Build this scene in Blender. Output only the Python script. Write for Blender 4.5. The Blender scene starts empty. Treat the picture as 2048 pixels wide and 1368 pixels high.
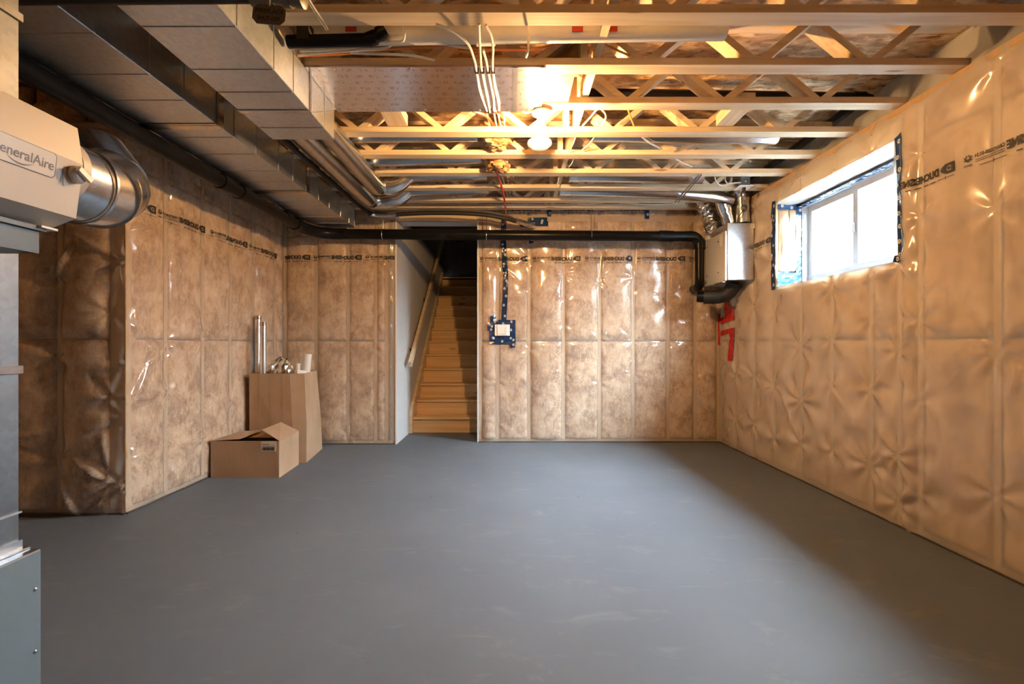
import bpy, math, random
import numpy as np
from mathutils import Vector, Matrix

random.seed(7)
PI = math.pi
SC = bpy.context.scene
COL = SC.collection
# ------------------------------------------------------------------ camera
F, VX, VY, CZ = 943.0, 1021.0, 687.0, 1.16      # focal length (px), vanishing point, eye height
cam_d = bpy.data.cameras.new('camera')
cam_d.sensor_width = 36.0
cam_d.lens = F / 2048 * 36.0
cam_d.shift_x = (1024 - VX) / 2048
cam_d.shift_y = (VY - 684) / 2048
cam_d.clip_start = 0.02
cam = bpy.data.objects.new('camera', cam_d)
cam.location = (0, 0, CZ)
cam.rotation_euler = (PI / 2, 0, 0)
COL.objects.link(cam)
SC.camera = cam
# ------------------------------------------------------------------ world: bright overcast daylight
W = bpy.data.worlds.new('daylight')
W.use_nodes = True
W.node_tree.nodes['Background'].inputs[0].default_value = (0.80, 0.90, 1.0, 1)
W.node_tree.nodes['Background'].inputs[1].default_value = 100.0
SC.world = W
pd = bpy.data.lights.new('window_portal', 'AREA')
pd.shape = 'RECTANGLE'
pd.size, pd.size_y = 1.38, 0.80
pd.cycles.is_portal = True
po = bpy.data.objects.new('window_portal', pd)
po.location = (2.805, 3.69, 2.07)
po.rotation_euler = (0, PI / 2, 0)
COL.objects.link(po)
BULB_STRENGTH = 770.0
BULB_COLOR = (1.0, 0.56, 0.215)
vs = SC.view_settings
vs.view_transform = 'Standard'
vs.look = 'None'
vs.gamma = 1.0
vs.use_curve_mapping = False
vs.exposure = 2.15

# ------------------------------------------------------------------ helpers
def P(px, py, d):
    """photo pixel at depth d -> world point"""
    return Vector(((px - VX) * d / F, d, CZ - (py - VY) * d / F))

def PZ(px, py, za):
    """photo pixel on the horizontal plane za above the eye"""
    return P(px, py, F * za / (VY - py))

def new_obj(name, me, m=None, parent=None, smooth=False):
    o = bpy.data.objects.new(name, me)
    COL.objects.link(o)
    if m is not None and not me.materials:
        me.materials.append(m)
    if smooth:
        me.polygons.foreach_set('use_smooth', [True] * len(me.polygons))
    if parent is not None:
        o.parent = parent
        o.matrix_parent_inverse = (Matrix.Translation(world_loc(parent))).inverted()
    return o

def world_loc(o):
    v = Vector((0, 0, 0))
    while o is not None:
        if o.type == 'EMPTY':
            v = v + Vector(o.location)
            break
        o = o.parent
        break
    return v

def tag(o, label, cat, group=None):
    o['label'] = label
    o['category'] = cat
    if group:
        o['group'] = group
    return o

def struct(o, label=None, cat=None):
    o['kind'] = 'structure'
    if label:
        o['label'] = label
    if cat:
        o['category'] = cat
    return o

def thing(name, label, cat, loc=(0, 0, 0), group=None):
    o = bpy.data.objects.new(name, None)
    o.empty_display_size = 0.1
    o.location = loc
    COL.objects.link(o)
    return tag(o, label, cat, group)

class MB:
    """collects geometry in world coordinates; build() links ONE mesh object"""
    def __init__(s):
        s.v, s.f = [], []
    def add(s, vs_, fs_):
        b = len(s.v)
        s.v += [tuple(x) for x in vs_]
        s.f += [tuple(i + b for i in q) for q in fs_]
        return s
    def box(s, x0, x1, y0, y1, z0, z1):
        v = [(x, y, z) for z in (z0, z1) for y in (y0, y1) for x in (x0, x1)]
        return s.add(v, [(0, 2, 3, 1), (4, 5, 7, 6), (0, 1, 5, 4), (2, 6, 7, 3), (0, 4, 6, 2), (1, 3, 7, 5)])
    def bevbox(s, x0, x1, y0, y1, z0, z1, b):
        """box with all edges cut at 45 degrees"""
        xs, ys, zs = (x0, x1), (y0, y1), (z0, z1)
        vs_, idx = [], {}
        for i in (0, 1):
            for j in (0, 1):
                for k in (0, 1):
                    sx, sy, sz = (b if i == 0 else -b), (b if j == 0 else -b), (b if k == 0 else -b)
                    for a, p in enumerate(((xs[i], ys[j] + sy, zs[k] + sz), (xs[i] + sx, ys[j], zs[k] + sz), (xs[i] + sx, ys[j] + sy, zs[k]))):
                        idx[i, j, k, a] = len(vs_); vs_.append(p)
        I = idx
        fs_ = []
        for i in (0, 1):
            fs_.append([I[i, 0, 0, 0], I[i, 1, 0, 0], I[i, 1, 1, 0], I[i, 0, 1, 0]])
            fs_.append([I[0, i, 0, 1], I[1, i, 0, 1], I[1, i, 1, 1], I[0, i, 1, 1]])
            fs_.append([I[0, 0, i, 2], I[1, 0, i, 2], I[1, 1, i, 2], I[0, 1, i, 2]])
            for j in (0, 1):
                fs_.append([I[i, j, 0, 0], I[i, j, 1, 0], I[i, j, 1, 1], I[i, j, 0, 1]])
                fs_.append([I[i, 0, j, 0], I[i, 1, j, 0], I[i, 1, j, 2], I[i, 0, j, 2]])
                fs_.append([I[0, i, j, 1], I[1, i, j, 1], I[1, i, j, 2], I[0, i, j, 2]])
                for k in (0, 1):
                    fs_.append([I[i, j, k, 0], I[i, j, k, 1], I[i, j, k, 2]])
        return s.add(vs_, fs_)
    def beam(s, a, b, w, h, up=(0, 0, 1)):
        """rectangular bar from a to b, w across, h along up"""
        a, b = Vector(a), Vector(b)
        d = (b - a).normalized()
        up = Vector(up)
        r = d.cross(up).normalized() * (w / 2)
        u = r.cross(d).normalized() * (h / 2)
        v = [p + i * r + j * u for p in (a, b) for i, j in ((-1, -1), (1, -1), (1, 1), (-1, 1))]
        return s.add(v, [(3, 2, 1, 0), (4, 5, 6, 7), (0, 1, 5, 4), (1, 2, 6, 5), (2, 3, 7, 6), (3, 0, 4, 7)])
    def tube(s, pts, r, seg=12, cap=True, closed=False):
        pts = [Vector(p) for p in pts]
        n = len(pts)
        rs = r if hasattr(r, '__len__') else [r] * n
        ring, prev = [], None
        for i, p in enumerate(pts):
            if closed:
                t = pts[(i + 1) % n] - pts[i - 1]
            else:
                t = pts[min(i + 1, n - 1)] - pts[max(i - 1, 0)]
            t.normalize()
            if prev is None:
                q = Vector((0, 0, 1)) if abs(t.z) < 0.9 else Vector((1, 0, 0))
                a = t.cross(q).normalized()
            else:
                a = (prev - t * prev.dot(t)).normalized()
            prev = a
            b = t.cross(a)
            ring.append([p + (a * math.cos(2 * PI * k / seg) + b * math.sin(2 * PI * k / seg)) * rs[i] for k in range(seg)])
        v = [x for q in ring for x in q]
        f = []
        for i in range(n if closed else n - 1):
            j = (i + 1) % n
            for k in range(seg):
                l = (k + 1) % seg
                f.append((i * seg + k, i * seg + l, j * seg + l, j * seg + k))
        if cap and not closed:
            f.append(tuple(range(seg))[::-1])
            f.append(tuple((n - 1) * seg + k for k in range(seg)))
        return s.add(v, f)
    def lathe(s, c, axis, prof, seg=24):
        """prof: list of (distance along axis, radius)"""
        c, axis = Vector(c), Vector(axis).normalized()
        q = Vector((0, 0, 1)) if abs(axis.z) < 0.9 else Vector((1, 0, 0))
        a = axis.cross(q).normalized(); b = axis.cross(a)
        v, f = [], []
        for t, r in prof:
            for k in range(seg):
                w = 2 * PI * k / seg
                v.append(c + axis * t + (a * math.cos(w) + b * math.sin(w)) * max(r, 1e-4))
        for i in range(len(prof) - 1):
            for k in range(seg):
                l = (k + 1) % seg
                f.append((i * seg + k, i * seg + l, (i + 1) * seg + l, (i + 1) * seg + k))
        f.append(tuple(range(seg))[::-1])
        f.append(tuple((len(prof) - 1) * seg + k for k in range(seg)))
        return s.add(v, f)
    def prism(s, poly, ext):
        """closed polygon (3-D points) pushed along ext"""
        poly = [Vector(p) for p in poly]; e = Vector(ext); n = len(poly)
        f = [tuple(range(n))[::-1], tuple(range(n, 2 * n))] + [(i, (i + 1) % n, n + (i + 1) % n, n + i) for i in range(n)]
        return s.add(poly + [p + e for p in poly], f)
    def build(s, name, m, parent=None, smooth=False):
        me = bpy.data.meshes.new(name)
        me.from_pydata(s.v, [], s.f)
        me.update()
        import bmesh
        bm = bmesh.new(); bm.from_mesh(me)
        bmesh.ops.recalc_face_normals(bm, faces=bm.faces[:])
        bm.to_mesh(me); bm.free()
        o = new_obj(name, me, m, parent, False)
        if smooth:
            shade(me)
        return o

def shade(me, ang=0.7):
    me.polygons.foreach_set('use_smooth', [True] * len(me.polygons))
    try:
        me.set_sharp_from_angle(angle=ang)
    except Exception:
        pass

def smooth_path(pts, n=8):
    """Catmull-Rom through pts"""
    pts = [Vector(p) for p in pts]
    q = [2 * pts[0] - pts[1]] + pts + [2 * pts[-1] - pts[-2]]
    out = []
    for i in range(1, len(q) - 2):
        for k in range(n):
            t = k / n
            a, b, c, d = q[i - 1], q[i], q[i + 1], q[i + 2]
            out.append(0.5 * ((2 * b) + (c - a) * t + (2 * a - 5 * b + 4 * c - d) * t * t + (3 * b - a - 3 * c + d) * t ** 3))
    out.append(pts[-1])
    return out

def arc_path(c, a, b, n=8):
    """quarter turn around c from c+a to c+b (a, b perpendicular)"""
    c, a, b = Vector(c), Vector(a), Vector(b)
    return [c + a * math.cos(PI / 2 * i / n) + b * math.sin(PI / 2 * i / n) for i in range(n + 1)]

# ------------------------------------------------------------------ materials
def nmat(name):
    m = bpy.data.materials.new(name)
    m.use_nodes = True
    nt = m.node_tree
    return m, nt, nt.nodes['Principled BSDF']

def N(nt, kind, **kw):
    n = nt.nodes.new(kind)
    for k, v in kw.items():
        if k in n.inputs:
            n.inputs[k].default_value = v
        else:
            setattr(n, k, v)
    return n

def coords(nt, scale=(1, 1, 1), rnd=True, rot=(0, 0, 0)):
    tc = N(nt, 'ShaderNodeTexCoord')
    mp = N(nt, 'ShaderNodeMapping')
    mp.inputs['Scale'].default_value = scale
    mp.inputs['Rotation'].default_value = rot
    src = tc.outputs['Object']
    if rnd:
        oi = N(nt, 'ShaderNodeObjectInfo')
        ml = N(nt, 'ShaderNodeMath', operation='MULTIPLY'); ml.inputs[1].default_value = 37.0
        ad = N(nt, 'ShaderNodeVectorMath', operation='ADD')
        nt.links.new(oi.outputs['Random'], ml.inputs[0])
        nt.links.new(src, ad.inputs[0]); nt.links.new(ml.outputs[0], ad.inputs[1])
        src = ad.outputs[0]
    nt.links.new(src, mp.inputs['Vector'])
    return mp.outputs['Vector']

def ramp(nt, fac, stops):
    r = N(nt, 'ShaderNodeValToRGB')
    e = r.color_ramp.elements
    while len(e) < len(stops):
        e.new(0.5)
    for el, (p, c) in zip(e, stops):
        el.position = p
        el.color = (*c, 1) if len(c) == 3 else c
    nt.links.new(fac, r.inputs['Fac'])
    return r.outputs['Color']

def bump(nt, b, height, strength=0.2, dist=0.01):
    n = N(nt, 'ShaderNodeBump')
    n.inputs['Strength'].default_value = strength
    n.inputs['Distance'].default_value = dist
    nt.links.new(height, n.inputs['Height'])
    nt.links.new(n.outputs['Normal'], b.inputs['Normal'])

def plain(name, col, rough=0.5, metal=0.0, nscale=0, namp=0.12):
    m, nt, b = nmat(name)
    b.inputs['Roughness'].default_value = rough
    b.inputs['Metallic'].default_value = metal
    b.inputs['Base Color'].default_value = (*col, 1)
    if nscale:
        n = N(nt, 'ShaderNodeTexNoise', Scale=nscale, Detail=4.0)
        nt.links.new(coords(nt), n.inputs['Vector'])
        c0 = tuple(x * (1 - namp) for x in col); c1 = tuple(min(1, x * (1 + namp)) for x in col)
        nt.links.new(ramp(nt, n.outputs['Fac'], [(0.3, c0), (0.7, c1)]), b.inputs['Base Color'])
    return m

def wood(name, axis, dark, light, knots=True):
    m, nt, b = nmat(name)
    b.inputs['Roughness'].default_value = 0.65
    sc = {'x': (1.2, 26, 26), 'y': (26, 1.2, 26), 'z': (26, 26, 1.2)}[axis]
    v = coords(nt, sc)
    n = N(nt, 'ShaderNodeTexNoise', Scale=1.0, Detail=5.0, Distortion=0.4)
    nt.links.new(v, n.inputs['Vector'])
    c = ramp(nt, n.outputs['Fac'], [(0.25, dark), (0.75, light)])
    if knots:
        sk = {'x': (1.6, 9, 9), 'y': (9, 1.6, 9), 'z': (9, 9, 1.6)}[axis]
        vo = N(nt, 'ShaderNodeTexVoronoi', Scale=1.0)
        nt.links.new(coords(nt, sk), vo.inputs['Vector'])
        k = ramp(nt, vo.outputs['Distance'], [(0.0, (0.16, 0.07, 0.02)), (0.07, (0.35, 0.2, 0.08)), (0.12, (1, 1, 1))])
        mx = N(nt, 'ShaderNodeMix', data_type='RGBA', blend_type='MULTIPLY')
        mx.inputs[0].default_value = 0.75
        nt.links.new(c, mx.inputs[6]); nt.links.new(k, mx.inputs[7])
        c = mx.outputs[2]
    nt.links.new(c, b.inputs['Base Color'])
    bump(nt, b, n.outputs['Fac'], 0.15, 0.003)
    return m

LD, LL = (0.56, 0.405, 0.245), (0.78, 0.655, 0.475)
M = {}
M['wood_x'] = wood('lumber_x', 'x', LD, LL)
M['wood_y'] = wood('lumber_y', 'y', LD, LL)
M['wood_z'] = wood('lumber_z', 'z', LD, LL)
M['stair'] = wood('stair_pine', 'x', (0.60, 0.38, 0.17), (0.80, 0.56, 0.30))
M['stud'] = wood('stud_lumber', 'z', (0.52, 0.34, 0.18), (0.64, 0.45, 0.26), False)

M['plate'] = wood('plate_lumber', 'z', (0.40, 0.245, 0.12), (0.50, 0.32, 0.17), False)
M['caulk'] = plain('dark_sealant', (0.05, 0.04, 0.03), 0.7)

def insulation(name, stops, sc=5.0):
    m, nt, b = nmat(name)
    b.inputs['Roughness'].default_value = 1.0
    n = N(nt, 'ShaderNodeTexNoise', Scale=sc, Detail=11.0, Roughness=0.66, Distortion=0.25)
    nt.links.new(coords(nt), n.inputs['Vector'])
    n3 = N(nt, 'ShaderNodeTexNoise', Scale=sc * 4.2, Detail=8.0, Roughness=0.7, Distortion=1.2)
    nt.links.new(coords(nt, (1, 1, 0.45)), n3.inputs['Vector'])
    mxf = N(nt, 'ShaderNodeMix', data_type='FLOAT'); mxf.inputs[0].default_value = 0.38
    nt.links.new(n.outputs['Fac'], mxf.inputs[2]); nt.links.new(n3.outputs['Fac'], mxf.inputs[3])
    nt.links.new(ramp(nt, mxf.outputs[0], stops), b.inputs['Base Color'])
    n2 = N(nt, 'ShaderNodeTexNoise', Scale=60.0, Detail=4.0, Distortion=1.0)
    nt.links.new(coords(nt), n2.inputs['Vector'])
    bump(nt, b, n2.outputs['Fac'], 0.5, 0.01)
    return m
M['batt'] = insulation('fibreglass_batt', [(0.34, (0.17, 0.065, 0.018)), (0.445, (0.42, 0.215, 0.085)), (0.53, (0.64, 0.42, 0.23)), (0.66, (0.82, 0.63, 0.43))])
M['batt_dark'] = insulation('raw_fibreglass', [(0.3, (0.16, 0.08, 0.03)), (0.5, (0.36, 0.20, 0.08)), (0.7, (0.60, 0.40, 0.20))], 9.0)
M['batt_pale'] = insulation('pale_fibreglass', [(0.3, (0.34, 0.25, 0.15)), (0.7, (0.55, 0.45, 0.32))], 6.0)

def sheen(nt, f0, f1, normal=None):
    """reflectance of a thin clear sheet: f0 face on, rising to f1 at a grazing view, alike from both sides"""
    lw = N(nt, 'ShaderNodeLayerWeight'); lw.inputs['Blend'].default_value = 0.5
    if normal is not None:
        nt.links.new(normal, lw.inputs['Normal'])
    pw = N(nt, 'ShaderNodeMath', operation='POWER'); pw.inputs[1].default_value = 4.5
    nt.links.new(lw.outputs['Facing'], pw.inputs[0])
    mr = N(nt, 'ShaderNodeMapRange'); mr.inputs[3].default_value = f0; mr.inputs[4].default_value = f1
    nt.links.new(pw.outputs[0], mr.inputs[0])
    return mr.outputs[0]

def film_mat(name, haze, rough):
    m, nt, b = nmat(name)
    out = nt.nodes['Material Output']
    nt.nodes.remove(b)
    tr = N(nt, 'ShaderNodeBsdfTransparent'); tr.inputs[0].default_value = (0.97, 0.965, 0.95, 1)
    df = N(nt, 'ShaderNodeBsdfDiffuse'); df.inputs[0].default_value = (0.86, 0.83, 0.78, 1)
    gl = N(nt, 'ShaderNodeBsdfGlossy'); gl.inputs['Roughness'].default_value = rough
    nz = N(nt, 'ShaderNodeTexNoise', noise_type='RIDGED_MULTIFRACTAL', Scale=4.0, Detail=2.5, Distortion=0.5)
    nt.links.new(coords(nt, (1, 1, 0.55), False, (0.5, 0.5, 0.4)), nz.inputs['Vector'])
    bp = N(nt, 'ShaderNodeBump'); bp.inputs['Strength'].default_value = 0.30 if rough < 0.15 else 0.12; bp.inputs['Distance'].default_value = 0.02
    nt.links.new(nz.outputs['Fac'], bp.inputs['Height'])
    nt.links.new(bp.outputs[0], gl.inputs['Normal'])
    m1 = N(nt, 'ShaderNodeMixShader'); m1.inputs[0].default_value = haze
    nt.links.new(tr.outputs[0], m1.inputs[1]); nt.links.new(df.outputs[0], m1.inputs[2])
    m2 = N(nt, 'ShaderNodeMixShader')
    nt.links.new(sheen(nt, 0.09, 0.75, bp.outputs[0]), m2.inputs[0])
    nt.links.new(m1.outputs[0], m2.inputs[1]); nt.links.new(gl.outputs[0], m2.inputs[2])
    nt.links.new(m2.outputs[0], out.inputs['Surface'])
    return m
M['film'] = film_mat('poly_film', 0.28, 0.11)
M['film_haze'] = film_mat('poly_film_hazy', 0.325, 0.20)
M['film_white'] = film_mat('poly_film_doubled', 0.40, 0.35)
M['film_thin'] = film_mat('poly_film_thin', 0.22, 0.2)

def galv(name, base=(0.64, 0.70, 0.78), r0=0.25, r1=0.45):
    m, nt, b = nmat(name)
    b.inputs['Metallic'].default_value = 1.0
    vo = N(nt, 'ShaderNodeTexVoronoi', Scale=55.0)
    nt.links.new(coords(nt, (1, 1, 1)), vo.inputs['Vector'])
    c = ramp(nt, vo.outputs['Color'], [(0.2, tuple(x * 0.93 for x in base)), (0.8, tuple(min(1, x * 1.06) for x in base))])
    nt.links.new(c, b.inputs['Base Color'])
    nz = N(nt, 'ShaderNodeTexNoise', Scale=4.0, Detail=5.0)
    nt.links.new(coords(nt, (1, 1, 1)), nz.inputs['Vector'])
    mr = N(nt, 'ShaderNodeMapRange')
    mr.inputs[3].default_value = r0; mr.inputs[4].default_value = r1
    nt.links.new(nz.outputs['Fac'], mr.inputs[0])
    nt.links.new(mr.outputs[0], b.inputs['Roughness'])
    bump(nt, b, nz.outputs['Fac'], 0.10, 0.02)
    return m
M['galv'] = galv('galvanised_steel')
M['galv_pipe'] = galv('galvanised_pipe', (0.62, 0.64, 0.67), 0.16, 0.30)
M['galv_dull'] = galv('galvanised_dull', (0.50, 0.51, 0.53), 0.38, 0.55)
M['foil'] = galv('aluminium_foil', (0.80, 0.80, 0.80), 0.12, 0.28)
M['foil_smooth'] = galv('smooth_foil', (0.86, 0.88, 0.90), 0.24, 0.36)
M['abs'] = plain('black_abs', (0.007, 0.007, 0.008), 0.30, 0, 6, 0.3)
M['abs'].node_tree.nodes['Principled BSDF'].inputs['Specular IOR Level'].default_value = 0.15
M['rubber'] = plain('black_rubber', (0.014, 0.012, 0.011), 0.6)
M['iron'] = plain('black_iron', (0.012, 0.011, 0.010), 0.55, 0.2)
M['brass'] = plain('dull_brass', (0.17, 0.15, 0.11), 0.4, 0.7, 20)
M['pvc'] = plain('white_pvc', (0.72, 0.72, 0.70), 0.35)
M['cream'] = plain('cream_plastic', (0.58, 0.53, 0.47), 0.42)
M['vinyl'] = plain('grey_white_vinyl', (0.30, 0.32, 0.345), 0.35)
M['bead'] = plain('white_bead', (0.70, 0.70, 0.70), 0.5)
M['white'] = plain('white_plastic', (0.80, 0.79, 0.77), 0.35)
M['grey_box'] = plain('grey_plastic', (0.16, 0.16, 0.15), 0.5)
M['paint_blue'] = plain('grey_blue_paint', (0.155, 0.195, 0.225), 0.38, 0.2, 3, 0.05)
M['hrv_face'] = plain('brushed_enamel', (0.62, 0.60, 0.57), 0.3, 0.35)
M['hrv_body'] = galv('satin_steel_case', (0.56, 0.58, 0.61), 0.24, 0.36)
M['cable_w'] = plain('white_cable', (0.76, 0.73, 0.68), 0.45)
M['cable_o'] = plain('orange_cable', (0.72, 0.25, 0.05), 0.45)
M['cable_r'] = plain('red_cable', (0.55, 0.05, 0.03), 0.45)
M['ink'] = plain('black_ink', (0.030, 0.026, 0.024), 0.6)
M['staple'] = plain('dark_staple', (0.16, 0.05, 0.03), 0.5)
M['logo'] = plain('blue_grey_print', (0.13, 0.15, 0.20), 0.5)
M['logo_pale'] = plain('pale_label', (0.66, 0.62, 0.57), 0.3)
M['paper'] = plain('white_paper', (0.62, 0.60, 0.56), 0.7)
M['drywall'] = plain('bare_drywall', (0.55, 0.56, 0.57), 0.85, 0, 2.0, 0.05)
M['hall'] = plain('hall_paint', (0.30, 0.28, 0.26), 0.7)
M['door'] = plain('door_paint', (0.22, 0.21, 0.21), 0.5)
M['dark_metal'] = plain('dark_metal', (0.03, 0.03, 0.03), 0.4, 0.8)
M['tag_card'] = plain('grey_card', (0.16, 0.14, 0.11), 0.8)
M['concrete'] = plain('poured_concrete', (0.42, 0.40, 0.38), 0.9, 0, 5, 0.15)
M['tray'] = plain('slate_plastic', (0.055, 0.070, 0.082), 0.35)
M['plenum'] = galv('galvanised_plenum', (0.17, 0.178, 0.19), 0.42, 0.58)
M['red_print'] = plain('red_print', (0.50, 0.06, 0.03), 0.5)

def tape_mat(name, col, dot):
    m, nt, b = nmat(name)
    b.inputs['Roughness'].default_value = 0.22
    v = coords(nt, (1, 1, 1), False)
    nz = N(nt, 'ShaderNodeTexNoise', Scale=25.0, Detail=3.0)
    nt.links.new(v, nz.inputs['Vector'])
    c0 = tuple(x * 0.55 for x in col)
    nt.links.new(ramp(nt, nz.outputs['Fac'], [(0.35, c0), (0.65, col)]), b.inputs['Base Color'])
    bump(nt, b, nz.outputs['Fac'], 0.35, 0.01)
    return m
M['tape_blue'] = tape_mat('blue_tape', (0.014, 0.045, 0.125), (0.6, 0.6, 0.6))
M['tape_red'] = tape_mat('red_tape', (0.62, 0.012, 0.010), (0, 0, 0))
M['tape_dot'] = plain('tape_print', (0.60, 0.60, 0.58), 0.4)

def floor_mat():
    m, nt, b = nmat('grey_painted_concrete')
    v = coords(nt, (1, 1, 1), False)
    n = N(nt, 'ShaderNodeTexNoise', Scale=1.3, Detail=6.0)
    nt.links.new(v, n.inputs['Vector'])
    c = ramp(nt, n.outputs['Fac'], [(0.3, (0.098, 0.116, 0.140)), (0.7, (0.118, 0.137, 0.162))])
    # dusty scuffs
    n2 = N(nt, 'ShaderNodeTexNoise', Scale=3.2, Detail=8.0, Roughness=0.7, Distortion=0.6)
    mp = coords(nt, (1.0, 2.2, 1), False, (0, 0, 0.5))
    nt.links.new(mp, n2.inputs['Vector'])
    s = ramp(nt, n2.outputs['Fac'], [(0.56, (0, 0, 0)), (0.72, (0.55, 0.55, 0.55))])
    mx = N(nt, 'ShaderNodeMix', data_type='RGBA')
    nt.links.new(s, mx.inputs[0]); nt.links.new(c, mx.inputs[6]); mx.inputs[7].default_value = (0.19, 0.20, 0.21, 1)
    # specks of debris
    vo = N(nt, 'ShaderNodeTexVoronoi', Scale=2.6)
    nt.links.new(v, vo.inputs['Vector'])
    sp = ramp(nt, vo.outputs['Distance'], [(0.018, (0.3, 0.3, 0.3)), (0.024, (1, 1, 1))])
    m2 = N(nt, 'ShaderNodeMix', data_type='RGBA', blend_type='MULTIPLY'); m2.inputs[0].default_value = 0.8
    nt.links.new(mx.outputs[2], m2.inputs[6]); nt.links.new(sp, m2.inputs[7])
    nt.links.new(m2.outputs[2], b.inputs['Base Color'])
    r = N(nt, 'ShaderNodeMapRange'); r.inputs[3].default_value = 0.52; r.inputs[4].default_value = 0.68
    b.inputs['Specular IOR Level'].default_value = 0.28
    nt.links.new(n2.outputs['Fac'], r.inputs[0]); nt.links.new(r.outputs[0], b.inputs['Roughness'])
    bump(nt, b, n.outputs['Fac'], 0.08, 0.01)
    return m
M['floor'] = floor_mat()

def osb_mat():
    m, nt, b = nmat('osb')
    b.inputs['Roughness'].default_value = 0.75
    cs = None
    for i, rot in enumerate((0.5, 2.2, 1.2)):
        vo = N(nt, 'ShaderNodeTexVoronoi', Scale=1.0)
        nt.links.new(coords(nt, (11 + 3 * i, 34, 20), False, (0, 0, rot)), vo.inputs['Vector'])
        c = ramp(nt, vo.outputs['Color'], [(0.10, (0.10, 0.045, 0.015)), (0.40, (0.36, 0.20, 0.09)), (0.90, (0.88, 0.66, 0.40))])
        if cs is None:
            cs = c
        else:
            mx = N(nt, 'ShaderNodeMix', data_type='RGBA'); mx.inputs[0].default_value = 0.38
            nt.links.new(cs, mx.inputs[6]); nt.links.new(c, mx.inputs[7]); cs = mx.outputs[2]
        last = vo
    nt.links.new(cs, b.inputs['Base Color'])
    bump(nt, b, last.outputs['Distance'], 0.3, 0.004)
    return m
M['osb'] = osb_mat()

def card_mat():
    m, nt, b = nmat('cardboard')
    b.inputs['Roughness'].default_value = 0.8
    n = N(nt, 'ShaderNodeTexNoise', Scale=3.0, Detail=5.0)
    nt.links.new(coords(nt), n.inputs['Vector'])
    nt.links.new(ramp(nt, n.outputs['Fac'], [(0.3, (0.36, 0.235, 0.145)), (0.7, (0.44, 0.30, 0.195))]), b.inputs['Base Color'])
    w = N(nt, 'ShaderNodeTexWave', Scale=14.0, Distortion=0.6); w.bands_direction = 'X'
    nt.links.new(coords(nt, (1, 1, 0.05), False), w.inputs['Vector'])
    bump(nt, b, w.outputs['Fac'], 0.10, 0.002)
    return m
M['card'] = card_mat()

def panel_mat():
    """foil-faced sheathing board with rows of small red print"""
    m, nt, b = nmat('foil_faced_board')
    b.inputs['Metallic'].default_value = 1.0
    b.inputs['Roughness'].default_value = 0.22
    tc = coords(nt, (1, 1, 1), False)
    br = N(nt, 'ShaderNodeTexBrick', Scale=1.0)
    br.inputs['Color1'].default_value = (1, 1, 1, 1); br.inputs['Color2'].default_value = (1, 1, 1, 1)
    br.inputs['Mortar'].default_value = (0, 0, 0, 1)
    br.inputs['Brick Width'].default_value = 0.085; br.inputs['Row Height'].default_value = 0.062
    br.inputs['Mortar Size'].default_value = 0.016
    br.inputs['Mortar Smooth'].default_value = 0.0
    nt.links.new(tc, br.inputs['Vector'])
    wv = N(nt, 'ShaderNodeTexNoise', Scale=90.0, Detail=1.0)
    nt.links.new(coords(nt, (1.0, 0.45, 1), False), wv.inputs['Vector'])
    pr = ramp(nt, wv.outputs['Fac'], [(0.50, (0, 0, 0)), (0.54, (1, 1, 1))])
    mu = N(nt, 'ShaderNodeMath', operation='MULTIPLY')
    nt.links.new(br.outputs['Color'], mu.inputs[0]); nt.links.new(pr, mu.inputs[1])
    m3 = N(nt, 'ShaderNodeMath', operation='MULTIPLY'); m3.inputs[1].default_value = 0.45
    nt.links.new(mu.outputs[0], m3.inputs[0])
    mx = N(nt, 'ShaderNodeMix', data_type='RGBA')
    nt.links.new(m3.outputs[0], mx.inputs[0])
    mx.inputs[6].default_value = (0.86, 0.85, 0.93, 1); mx.inputs[7].default_value = (0.45, 0.22, 0.22, 1)
    nt.links.new(mx.outputs[2], b.inputs['Base Color'])
    nz = N(nt, 'ShaderNodeTexNoise', Scale=160.0, Detail=2.0)
    nt.links.new(tc, nz.inputs['Vector'])
    bump(nt, b, nz.outputs['Fac'], 0.08, 0.002)
    return m
M['foil_board'] = panel_mat()

def glass_mat():
    m, nt, b = nmat('window_glass')
    out = nt.nodes['Material Output']; nt.nodes.remove(b)
    tr = N(nt, 'ShaderNodeBsdfTransparent'); tr.inputs[0].default_value = (0.93, 0.97, 0.97, 1)
    gl = N(nt, 'ShaderNodeBsdfGlossy'); gl.inputs['Roughness'].default_value = 0.02
    mx = N(nt, 'ShaderNodeMixShader')
    nt.links.new(sheen(nt, 0.04, 0.7), mx.inputs[0]); nt.links.new(tr.outputs[0], mx.inputs[1]); nt.links.new(gl.outputs[0], mx.inputs[2])
    nt.links.new(mx.outputs[0], out.inputs['Surface'])
    return m
M['glass'] = glass_mat()

def bulb_mat():
    m, nt, b = nmat('lit_bulb')
    b.inputs['Emission Color'].default_value = (*BULB_COLOR, 1)
    b.inputs['Emission Strength'].default_value = BULB_STRENGTH
    return m
M['bulb'] = bulb_mat()

# ------------------------------------------------------------------ numeric noise
def vnoise(u, v, freq, seed):
    rs = np.random.RandomState(seed)
    g = rs.rand(64, 64)
    x, y = u * freq + 11.3, v * freq + 5.7
    xi, yi = np.floor(x).astype(int), np.floor(y).astype(int)
    fx, fy = x - xi, y - yi
    fx, fy = fx * fx * (3 - 2 * fx), fy * fy * (3 - 2 * fy)
    a = g[xi % 64, yi % 64]; b = g[(xi + 1) % 64, yi % 64]
    c = g[xi % 64, (yi + 1) % 64]; d = g[(xi + 1) % 64, (yi + 1) % 64]
    return (a * (1 - fx) + b * fx) * (1 - fy) + (c * (1 - fx) + d * fx) * fy - 0.5

# ------------------------------------------------------------------ insulated stud walls
HT = 2.665      # underside of the floor trusses

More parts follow.
